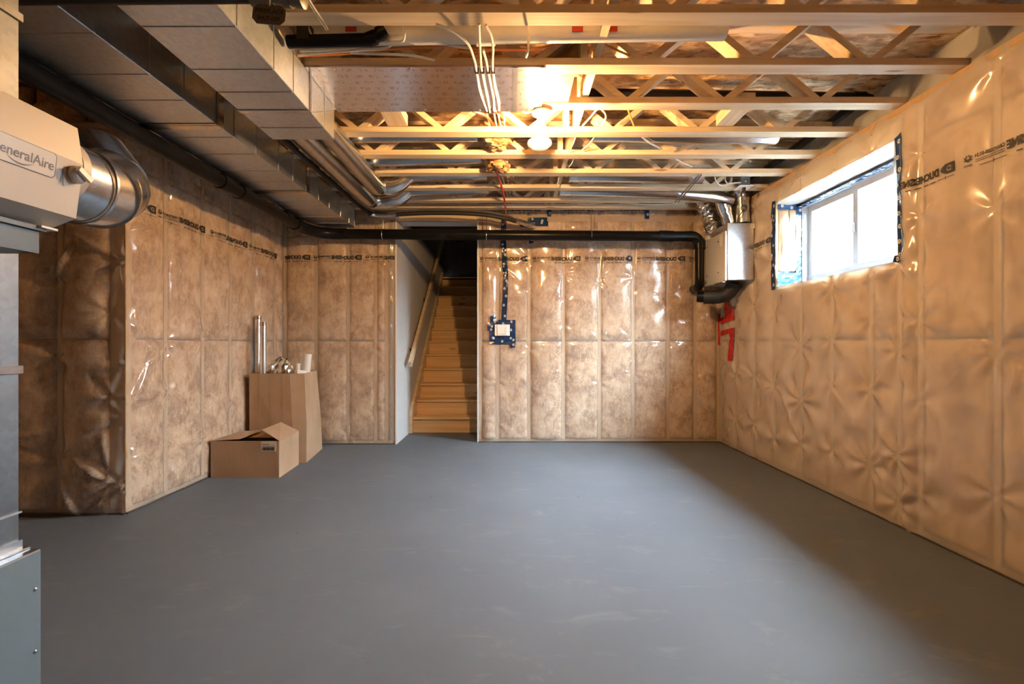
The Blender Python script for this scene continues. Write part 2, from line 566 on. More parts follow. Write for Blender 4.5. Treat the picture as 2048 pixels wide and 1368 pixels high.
class InsWall:
    """stud wall with fibreglass batts behind a clear poly sheet; u runs to the viewer's right"""
    def __init__(s, O, Nn, L, studs, seed, bulge=0.022, wr=1.0, H=2.66, soft=1.0, dens=18, sr=0.11):
        s.sr = sr
        s.O, s.N = Vector(O), Vector(Nn)
        s.U = Vector((0, 0, 1)).cross(s.N)
        s.L, s.studs, s.seed, s.bulge, s.wr, s.H = L, sorted(studs), seed, bulge, wr, H
        rs = np.random.RandomState(seed)
        s.stars = []
        for u in s.studs:
            v = rs.uniform(0.1, 0.4)
            while v < H:
                s.stars.append((u, v, rs.uniform(0, 6.28), rs.randint(4, 9), rs.uniform(0.3, 1.0)))
                v += rs.uniform(0.30, 0.75)
        s.folds = []
        for i in range(int(L * dens * wr)):
            if rs.rand() < 0.75 and s.stars:          # folds radiate from staples
                st = s.stars[rs.randint(len(s.stars))]
                u, v = st[0], st[1]
            else:
                u, v = rs.uniform(0, L), rs.uniform(0, H)
            a = rs.uniform(0, 6.28)
            s.folds.append((u, v, math.cos(a), math.sin(a), rs.uniform(0.12, 0.5), soft * rs.uniform(0.006, 0.016), rs.uniform(-0.6, 1.0) * 0.018))
        e = [0.0] + s.studs + [L]
        e = sorted(set(round(x, 4) for x in e))
        s.edges = e
        s.bb = rs.uniform(0.5, 1.3, len(e))
    def base(s, u, v):
        """soft pillow of the batts between studs"""
        u = np.asarray(u, float); v = np.asarray(v, float)
        h = np.zeros(np.broadcast(u, v).shape)
        for i in range(len(s.edges) - 1):
            a, b = s.edges[i], s.edges[i + 1]
            if b - a < 0.08:
                continue
            t = np.clip((u - a - 0.02) / max(b - a - 0.04, 0.01), 0, 1)
            h = h + np.where((u >= a) & (u < b), s.bulge * s.bb[i] * np.sin(PI * t) ** 0.6, 0)
        h = h * (0.75 + 0.9 * vnoise(u, v, 2.3, s.seed + 1)) + 0.010 * vnoise(u, v, 5.5, s.seed + 2) * (h > 0.004)
        seam = np.exp(-((v - 1.19) / 0.035) ** 2)
        top = np.clip((s.H - v) / 0.12, 0, 1) * np.clip(v / 0.05, 0, 1)
        return h * (1 - 0.55 * seam) * (0.3 + 0.7 * top)
    def film(s, u, v):
        u = np.asarray(u, float); v = np.asarray(v, float)
        h = 0.005 + s.base(u, v)
        for su, sv, ph, k, a in s.stars:
            du, dv = u - su, v - sv
            near = (np.abs(du) < 3 * s.sr) & (np.abs(dv) < 3 * s.sr)
            if not near.any():
                continue
            r = np.hypot(du, dv); th = np.arctan2(dv, du)
            h = h + np.where(near, s.wr * 0.016 * a * np.exp(-r / s.sr) * (s.sr / 0.11) ** 0.5 * np.clip(r / 0.03, 0, 1) * np.cos(k * th + ph), 0)
        for fu, fv, c, d, ln, w, a in s.folds:
            du, dv = u - fu, v - fv
            al = du * c + dv * d
            ac = -du * d + dv * c
            near = (al > 0) & (al < ln) & (np.abs(ac) < 3 * w)
            if not near.any():
                continue
            t = np.clip(al / ln, 0, 1)
            h = h + np.where(near, s.wr * a * np.exp(-(ac / w) ** 2) * np.sin(PI * t) ** 0.7, 0)
        return np.maximum(h, 0.002)
    def pos(s, u, v, n):
        return s.O + s.U * float(u) + Vector((0, 0, 1)) * float(v) + s.N * float(n)
    def grid(s, us, vs_, hfun, skip=None):
        uu, vv = np.meshgrid(us, vs_, indexing='ij')
        hh = hfun(uu, vv)
        O, U, Nn = np.array(s.O), np.array(s.U), np.array(s.N)
        pts = O + uu[..., None] * U + hh[..., None] * Nn
        pts[..., 2] += vv
        nu, nv = len(us), len(vs_)
        faces = []
        for i in range(nu - 1):
            for j in range(nv - 1):
                if skip and skip(0.5 * (us[i] + us[i + 1]), 0.5 * (vs_[j] + vs_[j + 1])):
                    continue
                faces.append((i * nv + j, (i + 1) * nv + j, (i + 1) * nv + j + 1, i * nv + j + 1))
        return pts.reshape(-1, 3), faces

def lines(a, b, step, extra=()):
    n = max(2, int(round((b - a) / step)))
    l = [a + (b - a) * i / n for i in range(n + 1)]
    for e in extra:
        if a < e < b:
            l = [x for x in l if abs(x - e) > step * 0.3] + [e]
    return np.array(sorted(l))

def mesh_from(name, v, f):
    me = bpy.data.meshes.new(name)
    me.from_pydata([tuple(x) for x in v], [], f)
    me.update()
    return me

class RightWall(InsWall):
    """the sheet leans back above the wall plates"""
    def film(s, u, v):
        h = super().film(u, v)
        return h - np.clip(np.asarray(v) - 2.60, 0, 1) * 0.32

def build_wall(W_, wall_obj, film_m, step=0.0125, skip=None, ex_u=(), ex_v=(), umax=None, nbatt_rows=((0.04, 1.185), (1.195, 2.38), (2.39, 2.62)), film_top=None, batt_skip=None, stud_cut=None):
    """studs, plates, batts and poly sheet as parts of a wall"""
    W = W_
    umax = umax or W.L
    # studs
    for u in W.studs:
        if u > umax:
            continue
        spans = [(0.038, W.H - 0.076)]
        if stud_cut:
            spans = stud_cut(u, spans)
        for v0, v1 in spans:
            a, b = W.pos(max(u - 0.019, 0), v0, -0.002), W.pos(min(u + 0.019, W.L), v1, -0.089)
            MB().box(min(a.x, b.x), max(a.x, b.x), min(a.y, b.y), max(a.y, b.y), v0, v1).build('stud', M['stud'], wall_obj)
    for nm, v0, v1 in (('bottom_plate', 0.0, 0.038), ('top_plate', W.H - 0.076, W.H - 0.038), ('top_plate', W.H - 0.037, W.H)):
        a, b = W.pos(0, v0, -0.002), W.pos(umax, v1, -0.089)
        o = MB().box(min(a.x, b.x), max(a.x, b.x), min(a.y, b.y), max(a.y, b.y), v0, v1).build(nm, M['plate'], wall_obj)
    a, b = W.pos(0, 0, 0.016), W.pos(umax, 0, 0.0)
    MB().box(min(a.x, b.x), max(a.x, b.x), min(a.y, b.y), max(a.y, b.y), 0.0, 0.009).build('sealant_bead', M['caulk'], wall_obj)
    # batts
    k = 0
    for i in range(len(W.edges) - 1):
        a, b = W.edges[i], W.edges[i + 1]
        if b - a < 0.09 or a >= umax:
            continue
        b = min(b, umax)
        for v0, v1 in nbatt_rows:
            for (q0, q1) in (batt_skip(a, b, v0, v1) if batt_skip else [(v0, v1)]):
                if q1 - q0 < 0.05:
                    continue
                us = np.linspace(a + 0.021, b - 0.021, max(6, int((b - a) / 0.019)))
                vv = np.linspace(q0, q1, max(4, int((q1 - q0) / 0.021)))
                def bh(u, v, a=a, b=b, q0=q0, q1=q1):
                    edge = np.clip(np.minimum(np.minimum(u - a - 0.019, b - 0.019 - u) / 0.03, np.minimum(v - q0, q1 - v) / 0.03), 0, 1)
                    fl = W.film(u, v) + np.clip(np.asarray(v) - 2.60, 0, 1) * (0.32 if isinstance(W, RightWall) else 0.0)
                    return fl - 0.0085 - 0.009 * (1 - edge) ** 2 + 0.004 * vnoise(u, v, 14, W.seed + 9)
                v_, f_ = W.grid(us, vv, bh)
                # back face ring so the batt has thickness
                v2, f2 = W.grid(us[[0, -1]], vv[[0, -1]], lambda u, v: np.full(np.shape(u), -0.085))
                base = len(v_)
                v_ = np.vstack([v_, v2])
                nv = len(vv); nu = len(us)
                f_ = list(f_) + [tuple(base + x for x in q) for q in f2]
                f_.append(tuple(range(0, nv)) + (base + 1, base + 0))
                f_.append(tuple((nu - 1) * nv + j for j in range(nv - 1, -1, -1)) + (base + 2, base + 3))
                f_.append(tuple(i2 * nv for i2 in range(nu - 1, -1, -1)) + (base + 0, base + 2))
                f_.append(tuple(i2 * nv + nv - 1 for i2 in range(nu)) + (base + 3, base + 1))
                o = new_obj('insulation_batt', mesh_from('insulation_batt', v_, f_), M['batt'], wall_obj, True)
    # poly sheet
    us = lines(0, umax, step, ex_u)
    vs_ = lines(0.0, film_top or W.H, step * 1.15, ex_v)
    v_, f_ = W.grid(us, vs_, W.film, skip)
    fo = new_obj('vapour_barrier', mesh_from('vapour_barrier', v_, f_), film_m, wall_obj, True)
    fo['label'] = 'clear wrinkled plastic sheet over the insulation'
    return fo

# ------------------------------------------------------------------ printed lettering
_txt = {}
def text_mesh(s, size, bold=0.0, xs=1.0):
    """flat lettering as (verts, faces), baseline start at the origin"""
    key = (s, size, bold, xs)
    if key not in _txt:
        cu = bpy.data.curves.new('lettering', 'FONT')
        cu.body = s; cu.size = size; cu.offset = bold; cu.resolution_u = 3
        o = bpy.data.objects.new('lettering', cu)
        COL.objects.link(o)
        dg = bpy.context.evaluated_depsgraph_get()
        me = bpy.data.meshes.new_from_object(o.evaluated_get(dg))
        v = [(p.co.x * xs, p.co.y) for p in me.vertices]
        f = [tuple(p.vertices) for p in me.polygons]
        bpy.data.objects.remove(o); bpy.data.meshes.remove(me); bpy.data.curves.remove(cu)
        _txt[key] = (v, f)
    return _txt[key]

def width(v):
    return max(x for x, y in v) - min(x for x, y in v)

def sheet_print():
    """one repeat of the sheet's marking, unmirrored, flat (x, y); split in bits of limited size"""
    V, Fc = [], []
    def add(v, f, dx=0, dy=0, s=1.0):
        b = len(V)
        V.extend((x * s + dx, y * s + dy) for x, y in v)
        Fc.extend(tuple(i + b for i in q) for q in f)
    # logo block: flat on one side, pointed on the other, with a ring-like letter left clear
    out = [(0, -0.004), (0.052, -0.004), (0.075, 0.008), (0.088, 0.024), (0.075, 0.040), (0.052, 0.052), (0, 0.052)]
    inn = [(0.018, 0.010), (0.040, 0.010), (0.050, 0.016), (0.053, 0.024), (0.050, 0.032), (0.040, 0.038), (0.018, 0.038)]
    n = len(out)
    add(out + inn, [(i, (i + 1) % n, n + (i + 1) % n, n + i) for i in range(n)])
    add([(0.026, 0.017), (0.038, 0.017), (0.044, 0.024), (0.038, 0.031), (0.026, 0.031)], [(0, 1, 2, 3, 4)])
    v, f = text_mesh('DUCHESNE', 0.056, 0.0028)
    sc = 0.245 / width(v)
    add([(x * sc, y) for x, y in v], f, 0.098, 0.004)
    v, f = text_mesh('CAN/CGSB-51.34', 0.025, 0.0010)
    sc = 0.150 / width(v)
    add([(x * sc, y) for x, y in v], f, 0.352, 0.024)
    for y0 in (0.009, -0.001):
        add([(0.352, y0), (0.500, y0), (0.500, y0 + 0.003), (0.352, y0 + 0.003)], [(0, 1, 2, 3)])
    # leaf mark
    c = (0.538, 0.030)
    leaf = [(0, -0.020), (0.010, -0.012), (0.022, -0.010), (0.016, 0.002), (0.024, 0.012), (0.012, 0.010), (0.007, 0.022), (0, 0.010),
            (-0.007, 0.022), (-0.012, 0.010), (-0.024, 0.012), (-0.016, 0.002), (-0.022, -0.010), (-0.010, -0.012)]
    nl = len(leaf)
    add(leaf + [(x * 0.45, y * 0.45 + 0.004) for x, y in leaf], [(i, (i + 1) % nl, nl + (i + 1) % nl, nl + i) for i in range(nl)], c[0], c[1])
    v, f = text_mesh('60005', 0.017, 0.0003)
    add(v, f, 0.518, -0.012)
    # gauge line with tick, small print
    for x0, x1 in ((0.0, 0.110), (0.345, 0.480)):
        add([(x0, -0.0245), (x1, -0.0245), (x1, -0.022), (x0, -0.022)], [(0, 1, 2, 3)])
        xm = 0.5 * (x0 + x1)
        add([(xm - 0.002, -0.033), (xm + 0.002, -0.033), (xm + 0.002, -0.013), (xm - 0.002, -0.013)], [(0, 1, 2, 3)])
    for x0, x1 in ((0.125, 0.165), (0.175, 0.205), (0.225, 0.262), (0.272, 0.30)):
        add([(x0, -0.026), (x1, -0.026), (x1, -0.020), (x0, -0.020)], [(0, 1, 2, 3)])
    return V, Fc
PRINT = sheet_print()

def put_print(W, film_obj, u_right, v, clip=None):
    """marking seen through the back of the sheet, so it reads mirrored; starts at u_right and runs left"""
    V, Fc = PRINT
    us = np.array([u_right - x for x, y in V]); vv = np.array([v + y for x, y in V])
    h = W.film(us, vv) + 0.0035
    pts = [W.pos(a, b, c) for a, b, c in zip(us, vv, h)]
    fs_ = Fc
    if clip:
        fs_ = [q for q in Fc if all(clip(us[i], vv[i]) for i in q)]
        used = sorted(set(i for q in fs_ for i in q)); mp = {a: b for b, a in enumerate(used)}
        pts = [pts[i] for i in used]; fs_ = [tuple(mp[i] for i in q) for q in fs_]
    if fs_:
        o = new_obj('printed_lettering', mesh_from('printed_lettering', pts, fs_), M['ink'], film_obj)
        o.parent = film_obj
        o.matrix_parent_inverse = Matrix.Identity(4)

def sheet_tape(W, parent, name, m, quads, dots=True, lift=0.006):
    """adhesive tape strips on the sheet; quads are lists of (u, v) corners; each strip gets thickness and follows the sheet"""
    mb, md = MB(), MB()
    for qi, q in enumerate(quads):
        q = [Vector((a, b, 0)) for a, b in q]
        la = (q[1] - q[0]).length; lb = (q[3] - q[0]).length
        na, nb = max(2, int(la / 0.03) + 1), max(2, int(lb / 0.03) + 1)
        g = []
        for i in range(na + 1):
            for j in range(nb + 1):
                s_, t_ = i / na, j / nb
                g.append(q[0] * (1 - s_) * (1 - t_) + q[1] * s_ * (1 - t_) + q[2] * s_ * t_ + q[3] * (1 - s_) * t_)
        uu = np.array([p.x for p in g]); vv = np.array([p.y for p in g])
        rs = np.random.RandomState(int(abs(uu.sum() * 1000)) % 9999)
        hh = W.film(uu, vv) + lift + 0.0012 * qi / max(1, len(quads)) + rs.uniform(0, 0.002, len(uu))
        pts = [W.pos(a, b, c) for a, b, c in zip(uu, vv, hh)]
        fs_ = [(i * (nb + 1) + j, (i + 1) * (nb + 1) + j, (i + 1) * (nb + 1) + j + 1, i * (nb + 1) + j + 1) for i in range(na) for j in range(nb)]
        mb.add(pts, fs_)
        if dots:
            long_ = max(la, lb)
            for k in range(max(1, int(long_ / 0.085))):
                t = (k + 0.5) / max(1, int(long_ / 0.085))
                side = 0.32 if k % 2 else 0.68
                s_, t2 = (t, side) if la >= lb else (side, t)
                c = q[0] * (1 - s_) * (1 - t2) + q[1] * s_ * (1 - t2) + q[2] * s_ * t2 + q[3] * (1 - s_) * t2
                h0 = float(W.film(np.array([c.x]), np.array([c.y]))[0]) + lift + 0.0045
                for r0, r1 in ((0.007, 0.0125), (0.0, 0.0035)):
                    ring = []
                    for w in range(12):
                        aa = 2 * PI * w / 12
                        ring.append(W.pos(c.x + r1 * math.cos(aa), c.y + 1.15 * r1 * math.sin(aa), h0))
                    inn = [W.pos(c.x + r0 * math.cos(2 * PI * w / 12), c.y + 1.15 * r0 * math.sin(2 * PI * w / 12), h0) for w in range(12)]
                    if r0 > 0:
                        md.add(ring + inn, [(w, (w + 1) % 12, 12 + (w + 1) % 12, 12 + w) for w in range(12)])
                    else:
                        md.add(ring, [tuple(range(12))])
    o = mb.build(name, m, parent)
    if dots and md.v:
        d = md.build('tape_emblem', M['tape_dot'], o)
        d.matrix_parent_inverse = Matrix.Identity(4) if parent is None or parent.type != 'EMPTY' else d.matrix_parent_inverse
    return o

# ================================================================== THE SETTING
RW, BW, LB, LW, LF = 2.465, 5.553, 5.44, -2.62, 3.208      # right wall x, back wall y, left-back wall y, left wall x, left-front wall y
SL, SR = -1.31, -0.377                                     # stair opening sides
TOPZ = 2.93                                                # underside of the subfloor

o = struct(MB().box(-4.2, 2.9, -1.6, 10.0, -0.12, 0).build('floor', M['floor']), 'smooth grey painted concrete basement floor', 'floor')
o = struct(MB().box(-4.2, 2.9, -1.6, 5.76, TOPZ, TOPZ + 0.03).build('ceiling', M['osb']), 'strand board subfloor seen between the trusses', 'ceiling')

# ---- back wall right of the stairs
w_back = struct(MB().box(SR, 2.9, BW + 0.092, BW + 0.2, 0, TOPZ).build('wall_back', M['concrete']), 'insulated wall under clear plastic beside the stair opening', 'wall')
WB = InsWall((SR, BW, 0), (0, -1, 0), 2.842, [0.022, 0.224, 0.595, 1.001, 1.425, 1.82, 2.232, 2.55, 2.82], 3, 0.038, 1.0)
f_back = build_wall(WB, w_back, M['film'], film_top=2.92, nbatt_rows=((0.04, 1.185), (1.195, 2.38), (2.39, 2.60), (2.67, 2.91)))
for X in (0.20, 0.818, 1.431, 2.043, 2.657):
    put_print(WB, f_back, X - SR, 2.130, lambda u, v: 0.01 < u < 2.82)
for X in (0.35, 0.97, 1.62):
    put_print(WB, f_back, X - SR, 2.716, lambda u, v: 0.01 < u < 2.82)
# ---- back wall left of the stairs
w_bl = struct(MB().box(-2.82, SL - 0.012, LB + 0.092, LB + 0.2, 0, TOPZ).build('wall_back_left', M['concrete']), 'insulated wall under plastic behind the tall carton', 'wall')
WBL = InsWall((LW, LB, 0), (0, -1, 0), 1.298, [0.02, 0.376, 0.745, 1.062, 1.19, 1.279], 5, 0.030, 0.9)
f_bl = build_wall(WBL, w_bl, M['film'], film_top=2.92)
for X in (-2.30, -1.707, -1.11):
    put_print(WBL, f_bl, X - LW, 2.125, lambda u, v: 0.01 < u < 1.285)
# ---- left wall
w_l = struct(MB().box(LW - 0.2, LW - 0.092, LF + 0.1, LB + 0.2, 0, TOPZ).build('wall_left', M['concrete']), 'insulated wall under shiny plastic behind the small carton', 'wall')
WL = InsWall((LW, LF, 0), (1, 0, 0), 2.232, [0.02, 0.378, 0.809, 1.204, 1.599, 2.038], 8, 0.034, 1.5)
f_l = build_wall(WL, w_l, M['film'], film_top=2.92)
for Y in (3.44, 4.03, 4.652, 5.246):
    put_print(WL, f_l, Y - LF, 2.105, lambda u, v: 0.01 < u < 2.2)
# ---- left front wall (faces the camera behind the furnace)
w_lf = struct(MB().box(-4.2, LW - 0.092, LF + 0.092, LF + 0.2, 0, TOPZ).build('wall_left_front', M['concrete']), 'insulated wall under crinkled plastic behind the furnace', 'wall')
WLF = InsWall((-4.1, LF, 0), (0, -1, 0), 1.48, [0.63, 1.035, 1.392, 1.46], 11, 0.060, 2.4, dens=26)
f_lf = build_wall(WLF, w_lf, M['film'])
# ---- right wall with the window opening
WY0, WY1, WZ0, WZ1 = 3.011, 4.378, 1.68, 2.455
w_r = MB()
w_r.box(RW + 0.11, 2.80, -1.6, BW + 0.2, 0, WZ0)
w_r.box(RW + 0.11, 2.80, -1.6, BW + 0.2, WZ1, TOPZ)
w_r.box(RW + 0.11, 2.80, -1.6, WY0, WZ0, WZ1)
w_r.box(RW + 0.11, 2.80, WY1, BW + 0.2, WZ0, WZ1)
w_r = struct(w_r.build('wall_right', M['concrete']), 'long insulated wall under hazy plastic with the window', 'wall')
UA, UB = BW - WY1, BW - WY0
WR = RightWall((RW, BW, 0), (-1, 0, 0), 6.1, [0.02, 0.395, 0.79, 1.151, 1.552, 1.938, 2.329, 2.565, 2.718, 3.164, 3.573, 3.978, 4.383, 4.788, 5.193, 5.60, 6.0], 21, 0.018, 1.0, soft=2.0, dens=8, sr=0.19)
def cut(u, spans):
    if UA < u < UB:
        return [(0.038, WZ0 - 0.04)]
    return spans
def bskip(a, b, v0, v1):
    m_ = 0.5 * (a + b)
    if UA - 0.03 < m_ < UB + 0.03:
        return [(v0, min(v1, WZ0 - 0.04))] if v0 < WZ0 - 0.1 else []
    return [(v0, v1)]
f_r = build_wall(WR, w_r, M['film_haze'], step=0.014, skip=lambda u, v: UA < u < UB and WZ0 < v < WZ1,
                 ex_u=(UA, UB), ex_v=(WZ0, WZ1), film_top=2.90, batt_skip=bskip, stud_cut=cut)
MB().box(RW + 0.002, RW + 0.105, WY0, WY1, WZ1 + 0.006, 2.58).build('window_header', M['wood_y'], w_r)
MB().box(RW + 0.002, RW + 0.09, WY0, WY1, WZ0 - 0.038, WZ0 - 0.004).build('rough_sill', M['wood_y'], w_r)
MB().box(RW + 0.112, RW + 0.15, -1.0, BW, 2.64, TOPZ).build('rim_board', M['wood_y'], w_r)
for Y in (2.594, 4.436, 1.98):
    put_print(WR, f_r, BW - Y, 2.115, lambda u, v: not (UA - 0.04 < u < UB + 0.05) and 0.02 < u < 6)
# ---- walls that close the room behind the camera
struct(MB().box(-4.2, 2.9, -1.6, -1.5, 0, TOPZ).build('wall_rear', M['batt']), 'insulated wall behind the viewpoint', 'wall')
struct(MB().box(-4.2, -4.1, -1.6, LF + 0.2, 0, TOPZ).build('wall_far_left', M['batt']), 'insulated wall beyond the furnace', 'wall')
# ---- stair walls and upper hall
dw = struct(MB().box(SL - 0.012, SL, LB - 0.012, 9.15, 0, 2.645).build('wall_stair_left', M['drywall']), 'bare drywall beside the stairs carrying the handrail', 'wall')
MB().box(SL - 0.09, SL - 0.012, LB + 0.21, 9.15, 0, 2.645).build('framing', M['wood_y'], dw)
MB().box(SL - 0.016, SL + 0.001, LB - 0.016, LB - 0.010, 0.0, 2.645).build('corner_bead', M['bead'], dw)
dw2 = struct(MB().box(SR - 0.013, SR, BW - 0.012, 10.0, 0, 4.9).build('wall_stair_right', M['drywall']), 'drywall edge at the other side of the stair opening', 'wall')
MB().box(SR - 0.014, SR + 0.002, BW - 0.014, BW - 0.010, 0.0, 2.6).build('corner_bead', M['bead'], dw2)
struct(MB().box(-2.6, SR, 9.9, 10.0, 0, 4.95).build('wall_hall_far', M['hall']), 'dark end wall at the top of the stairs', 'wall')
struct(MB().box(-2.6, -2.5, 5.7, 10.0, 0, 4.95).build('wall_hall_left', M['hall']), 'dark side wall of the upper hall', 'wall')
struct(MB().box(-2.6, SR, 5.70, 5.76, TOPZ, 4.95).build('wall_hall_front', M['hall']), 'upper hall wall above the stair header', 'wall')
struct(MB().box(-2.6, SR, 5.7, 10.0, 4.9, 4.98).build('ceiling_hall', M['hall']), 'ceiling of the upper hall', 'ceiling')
struct(MB().box(-2.6, SL - 0.012, 5.64, 9.9, 2.646, 2.70).build('floor_hall', M['hall']), 'upper hall floor beside the stairwell', 'floor')
hd = struct(MB().box(SL - 0.10, SR, BW + 0.03, BW + 0.07, 2.605, TOPZ).build('trim_1', M['wood_x']), 'wooden header over the stair opening', 'trim')
MB().box(SL - 0.10, SR, BW + 0.075, BW + 0.115, 2.60, TOPZ).build('header_board', M['wood_x'], hd)
MB().box(SL - 0.10, SR, BW + 0.118, BW + 0.20, 2.60, TOPZ).build('header_board', M['wood_x'], hd)
MB().box(SL - 0.0, SR - 0.013, BW + 0.01, BW + 0.20, 2.590, 2.599).build('drywall_strip', M['drywall'], hd)
# landing and door at the top
RISE, RUN, S0 = 0.2, 0.241, 6.145
struct(MB().box(SL, SR - 0.013, S0 + 11 * RUN, 9.9, 2.35, 2.4).build('floor_landing', M['stair']), 'wooden landing at the top of the stairs', 'floor')
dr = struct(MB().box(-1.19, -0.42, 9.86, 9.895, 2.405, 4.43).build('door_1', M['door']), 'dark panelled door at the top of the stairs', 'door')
MB().box(-1.25, -1.195, 9.85, 9.899, 2.40, 4.50).build('door_casing', M['door'], dr)
for z0, z1 in ((2.55, 3.15), (3.25, 3.72), (3.82, 4.30)):
    MB().bevbox(-1.07, -0.54, 9.848, 9.861, z0, z1, 0.006).build('door_panel', M['door'], dr)
hn = MB().lathe((-1.10, 9.86, 3.29), (0, -1, 0), [(0, 0.03), (0.01, 0.03), (0.012, 0.012), (0.05, 0.012)], 16)
hn.tube([(-1.10, 9.81, 3.29), (-1.06, 9.805, 3.29), (-0.98, 9.81, 3.285)], 0.011, 8)
hn.build('door_handle', M['dark_metal'], dr, True)

# ---- window
win = bpy.data.objects.new('window_1', None); COL.objects.link(win); struct(win, 'white vinyl sliding window set deep in the right wall', 'window')
win.location = (2.70, 3.69, WZ0)
XW = 2.690
def frame_rect(x0, x1, y0, y1, z0, z1, t):
    return MB().box(x0, x1, y0, y1, z0, z0 + t).box(x0, x1, y0, y1, z1 - t, z1).box(x0, x1, y0, y0 + t, z0 + t, z1 - t).box(x0, x1, y1 - t, y1, z0 + t, z1 - t)
frame_rect(XW, XW + 0.10, WY0, WY1, WZ0 + 0.004, WZ1, 0.035).build('window_frame', M['vinyl'], win)
frame_rect(XW + 0.012, XW + 0.03, WY0 + 0.03, WY1 - 0.03, WZ0 + 0.034, WZ1 - 0.03, 0.012).build('frame_track', M['vinyl'], win)
ym = 3.70
for y0, y1, xx in ((ym + 0.0, WY1 - 0.036, XW + 0.052), (WY0 + 0.036, ym + 0.035, XW + 0.022)):
    sa = frame_rect(xx, xx + 0.026, y0, y1, WZ0 + 0.040, WZ1 - 0.036, 0.056).build('sash', M['vinyl'], win)
    frame_rect(xx - 0.004, xx + 0.004, y0 + 0.052, y1 - 0.052, WZ0 + 0.092, WZ1 - 0.088, 0.008).build('glazing_bead', M['vinyl'], sa)
    MB().box(xx + 0.010, xx + 0.016, y0 + 0.054, y1 - 0.054, WZ0 + 0.094, WZ1 - 0.090).build('glass_pane', M['glass'], sa)
MB().bevbox(XW + 0.006, XW + 0.022, ym + 0.004, ym + 0.024, 2.03, 2.11, 0.004).build('latch', M['vinyl'], win)
# reveal linings
rv = MB()
n_ = 12
top_pts = []
for i in range(n_ + 1):
    t = i / n_
    top_pts.append((RW - 0.006 + t * (XW - RW + 0.008), WZ1 + 0.004 - 0.020 * math.sin(PI * t)))
vv_, ff_ = [], []
ny = 24
for i, (x, z) in enumerate(top_pts):
    for j in range(ny + 1):
        y = WY0 + (WY1 - WY0) * j / ny
        vv_.append((x, y, z + 0.006 * math.sin(j * 1.9 + i * 0.7) * math.sin(PI * i / n_)))
for i in range(n_):
    for j in range(ny):
        ff_.append((i * (ny + 1) + j, (i + 1) * (ny + 1) + j, (i + 1) * (ny + 1) + j + 1, i * (ny + 1) + j + 1))
new_obj('reveal_sheet', mesh_from('reveal_sheet', vv_, ff_), M['film_white'], win, True)
MB().box(RW + 0.11, XW, WY0, WY1, WZ1 + 0.012, WZ1 + 0.03).build('head_lining', M['batt_pale'], win)
MB().box(RW - 0.002, XW + 0.004, WY0, WY1, WZ0 - 0.004, WZ0 + 0.004).build('window_sill', M['vinyl'], win)
# far reveal: pale batt and blue tape round it
def lumpy(name, m, parent, p00, eu, ev, nrm, nu=14, nv=18, amp=0.012, seed=1, fr=6):
    p00, eu, ev, nrm = Vector(p00), Vector(eu), Vector(ev), Vector(nrm)
    g = np.meshgrid(np.linspace(0, 1, nu), np.linspace(0, 1, nv), indexing='ij')
    h = amp * (np.sin(PI * g[0]) * np.sin(PI * g[1])) ** 0.4 * (1 + 1.6 * vnoise(g[0], g[1], fr, seed))
    v = [p00 + eu * a + ev * b + nrm * c for a, b, c in zip(g[0].ravel(), g[1].ravel(), h.ravel())]
    f = [(i * nv + j, (i + 1) * nv + j, (i + 1) * nv + j + 1, i * nv + j + 1) for i in range(nu - 1) for j in range(nv - 1)]
    me = mesh_from(name, v, f)
    ob = new_obj(name, me, m, parent, True)
    so = ob.modifiers.new('thickness', 'SOLIDIFY'); so.thickness = 0.004; so.offset = -1
    return ob
for k in range(2):
    x0 = RW + 0.02 + k * 0.095
    lumpy('reveal_batt', M['batt_pale'], win, (x0, WY1 - 0.004, WZ0 + 0.14), (0.095, 0, 0), (0, 0, WZ1 - WZ0 - 0.18), (0, -1, 0), amp=0.022, seed=4 + k)
MB().box(RW, XW, WY1, WY1 + 0.012, WZ0, WZ1).build('reveal_backing', M['wood_z'], win)
def flat_tape(name, parent, quad, nrm, seed=0, dots=True, m='tape_blue'):
    """tape strip on any plane; quad corners 3-D; crumpled a little"""
    q = [Vector(p) for p in quad]; nrm = Vector(nrm)
    la, lb = (q[1] - q[0]).length, (q[3] - q[0]).length
    na, nb = max(2, int(la / 0.02)), max(2, int(lb / 0.02))
    rs = np.random.RandomState(seed + 50)
    def at(s, t):
        return q[0] * (1 - s) * (1 - t) + q[1] * s * (1 - t) + q[2] * s * t + q[3] * (1 - s) * t
    pts = [at(i / na, j / nb) + nrm * (0.002 + rs.uniform(0, 0.003)) for i in range(na + 1) for j in range(nb + 1)]
    mb = MB().add(pts, [(i * (nb + 1) + j, (i + 1) * (nb + 1) + j, (i + 1) * (nb + 1) + j + 1, i * (nb + 1) + j + 1) for i in range(na) for j in range(nb)])
    ob = mb.build(name, M[m], parent)
    if dots:
        md = MB(); nd = max(1, int(max(la, lb) / 0.085))
        ax = (q[1] - q[0]).normalized(); ay = nrm.cross(ax)
        for k in range(nd):
            t = (k + 0.5) / nd; sd = 0.3 if k % 2 else 0.7
            c = (at(t, sd) if la > lb else at(sd, t)) + nrm * 0.006
            for r0, r1 in ((0.007, 0.0125), (0.0, 0.0035)):
                rg = [c + ax * r1 * math.cos(2 * PI * w / 12) + ay * r1 * 1.15 * math.sin(2 * PI * w / 12) for w in range(12)]
                ri = [c + ax * r0 * math.cos(2 * PI * w / 12) + ay * r0 * 1.15 * math.sin(2 * PI * w / 12) for w in range(12)]
                if r0:
                    md.add(rg + ri, [(w, (w + 1) % 12, 12 + (w + 1) % 12, 12 + w) for w in range(12)])
                else:
                    md.add(rg, [tuple(range(12))])
        md.build('tape_emblem', M['tape_dot'], ob)
    return ob
yy = WY1 - 0.02
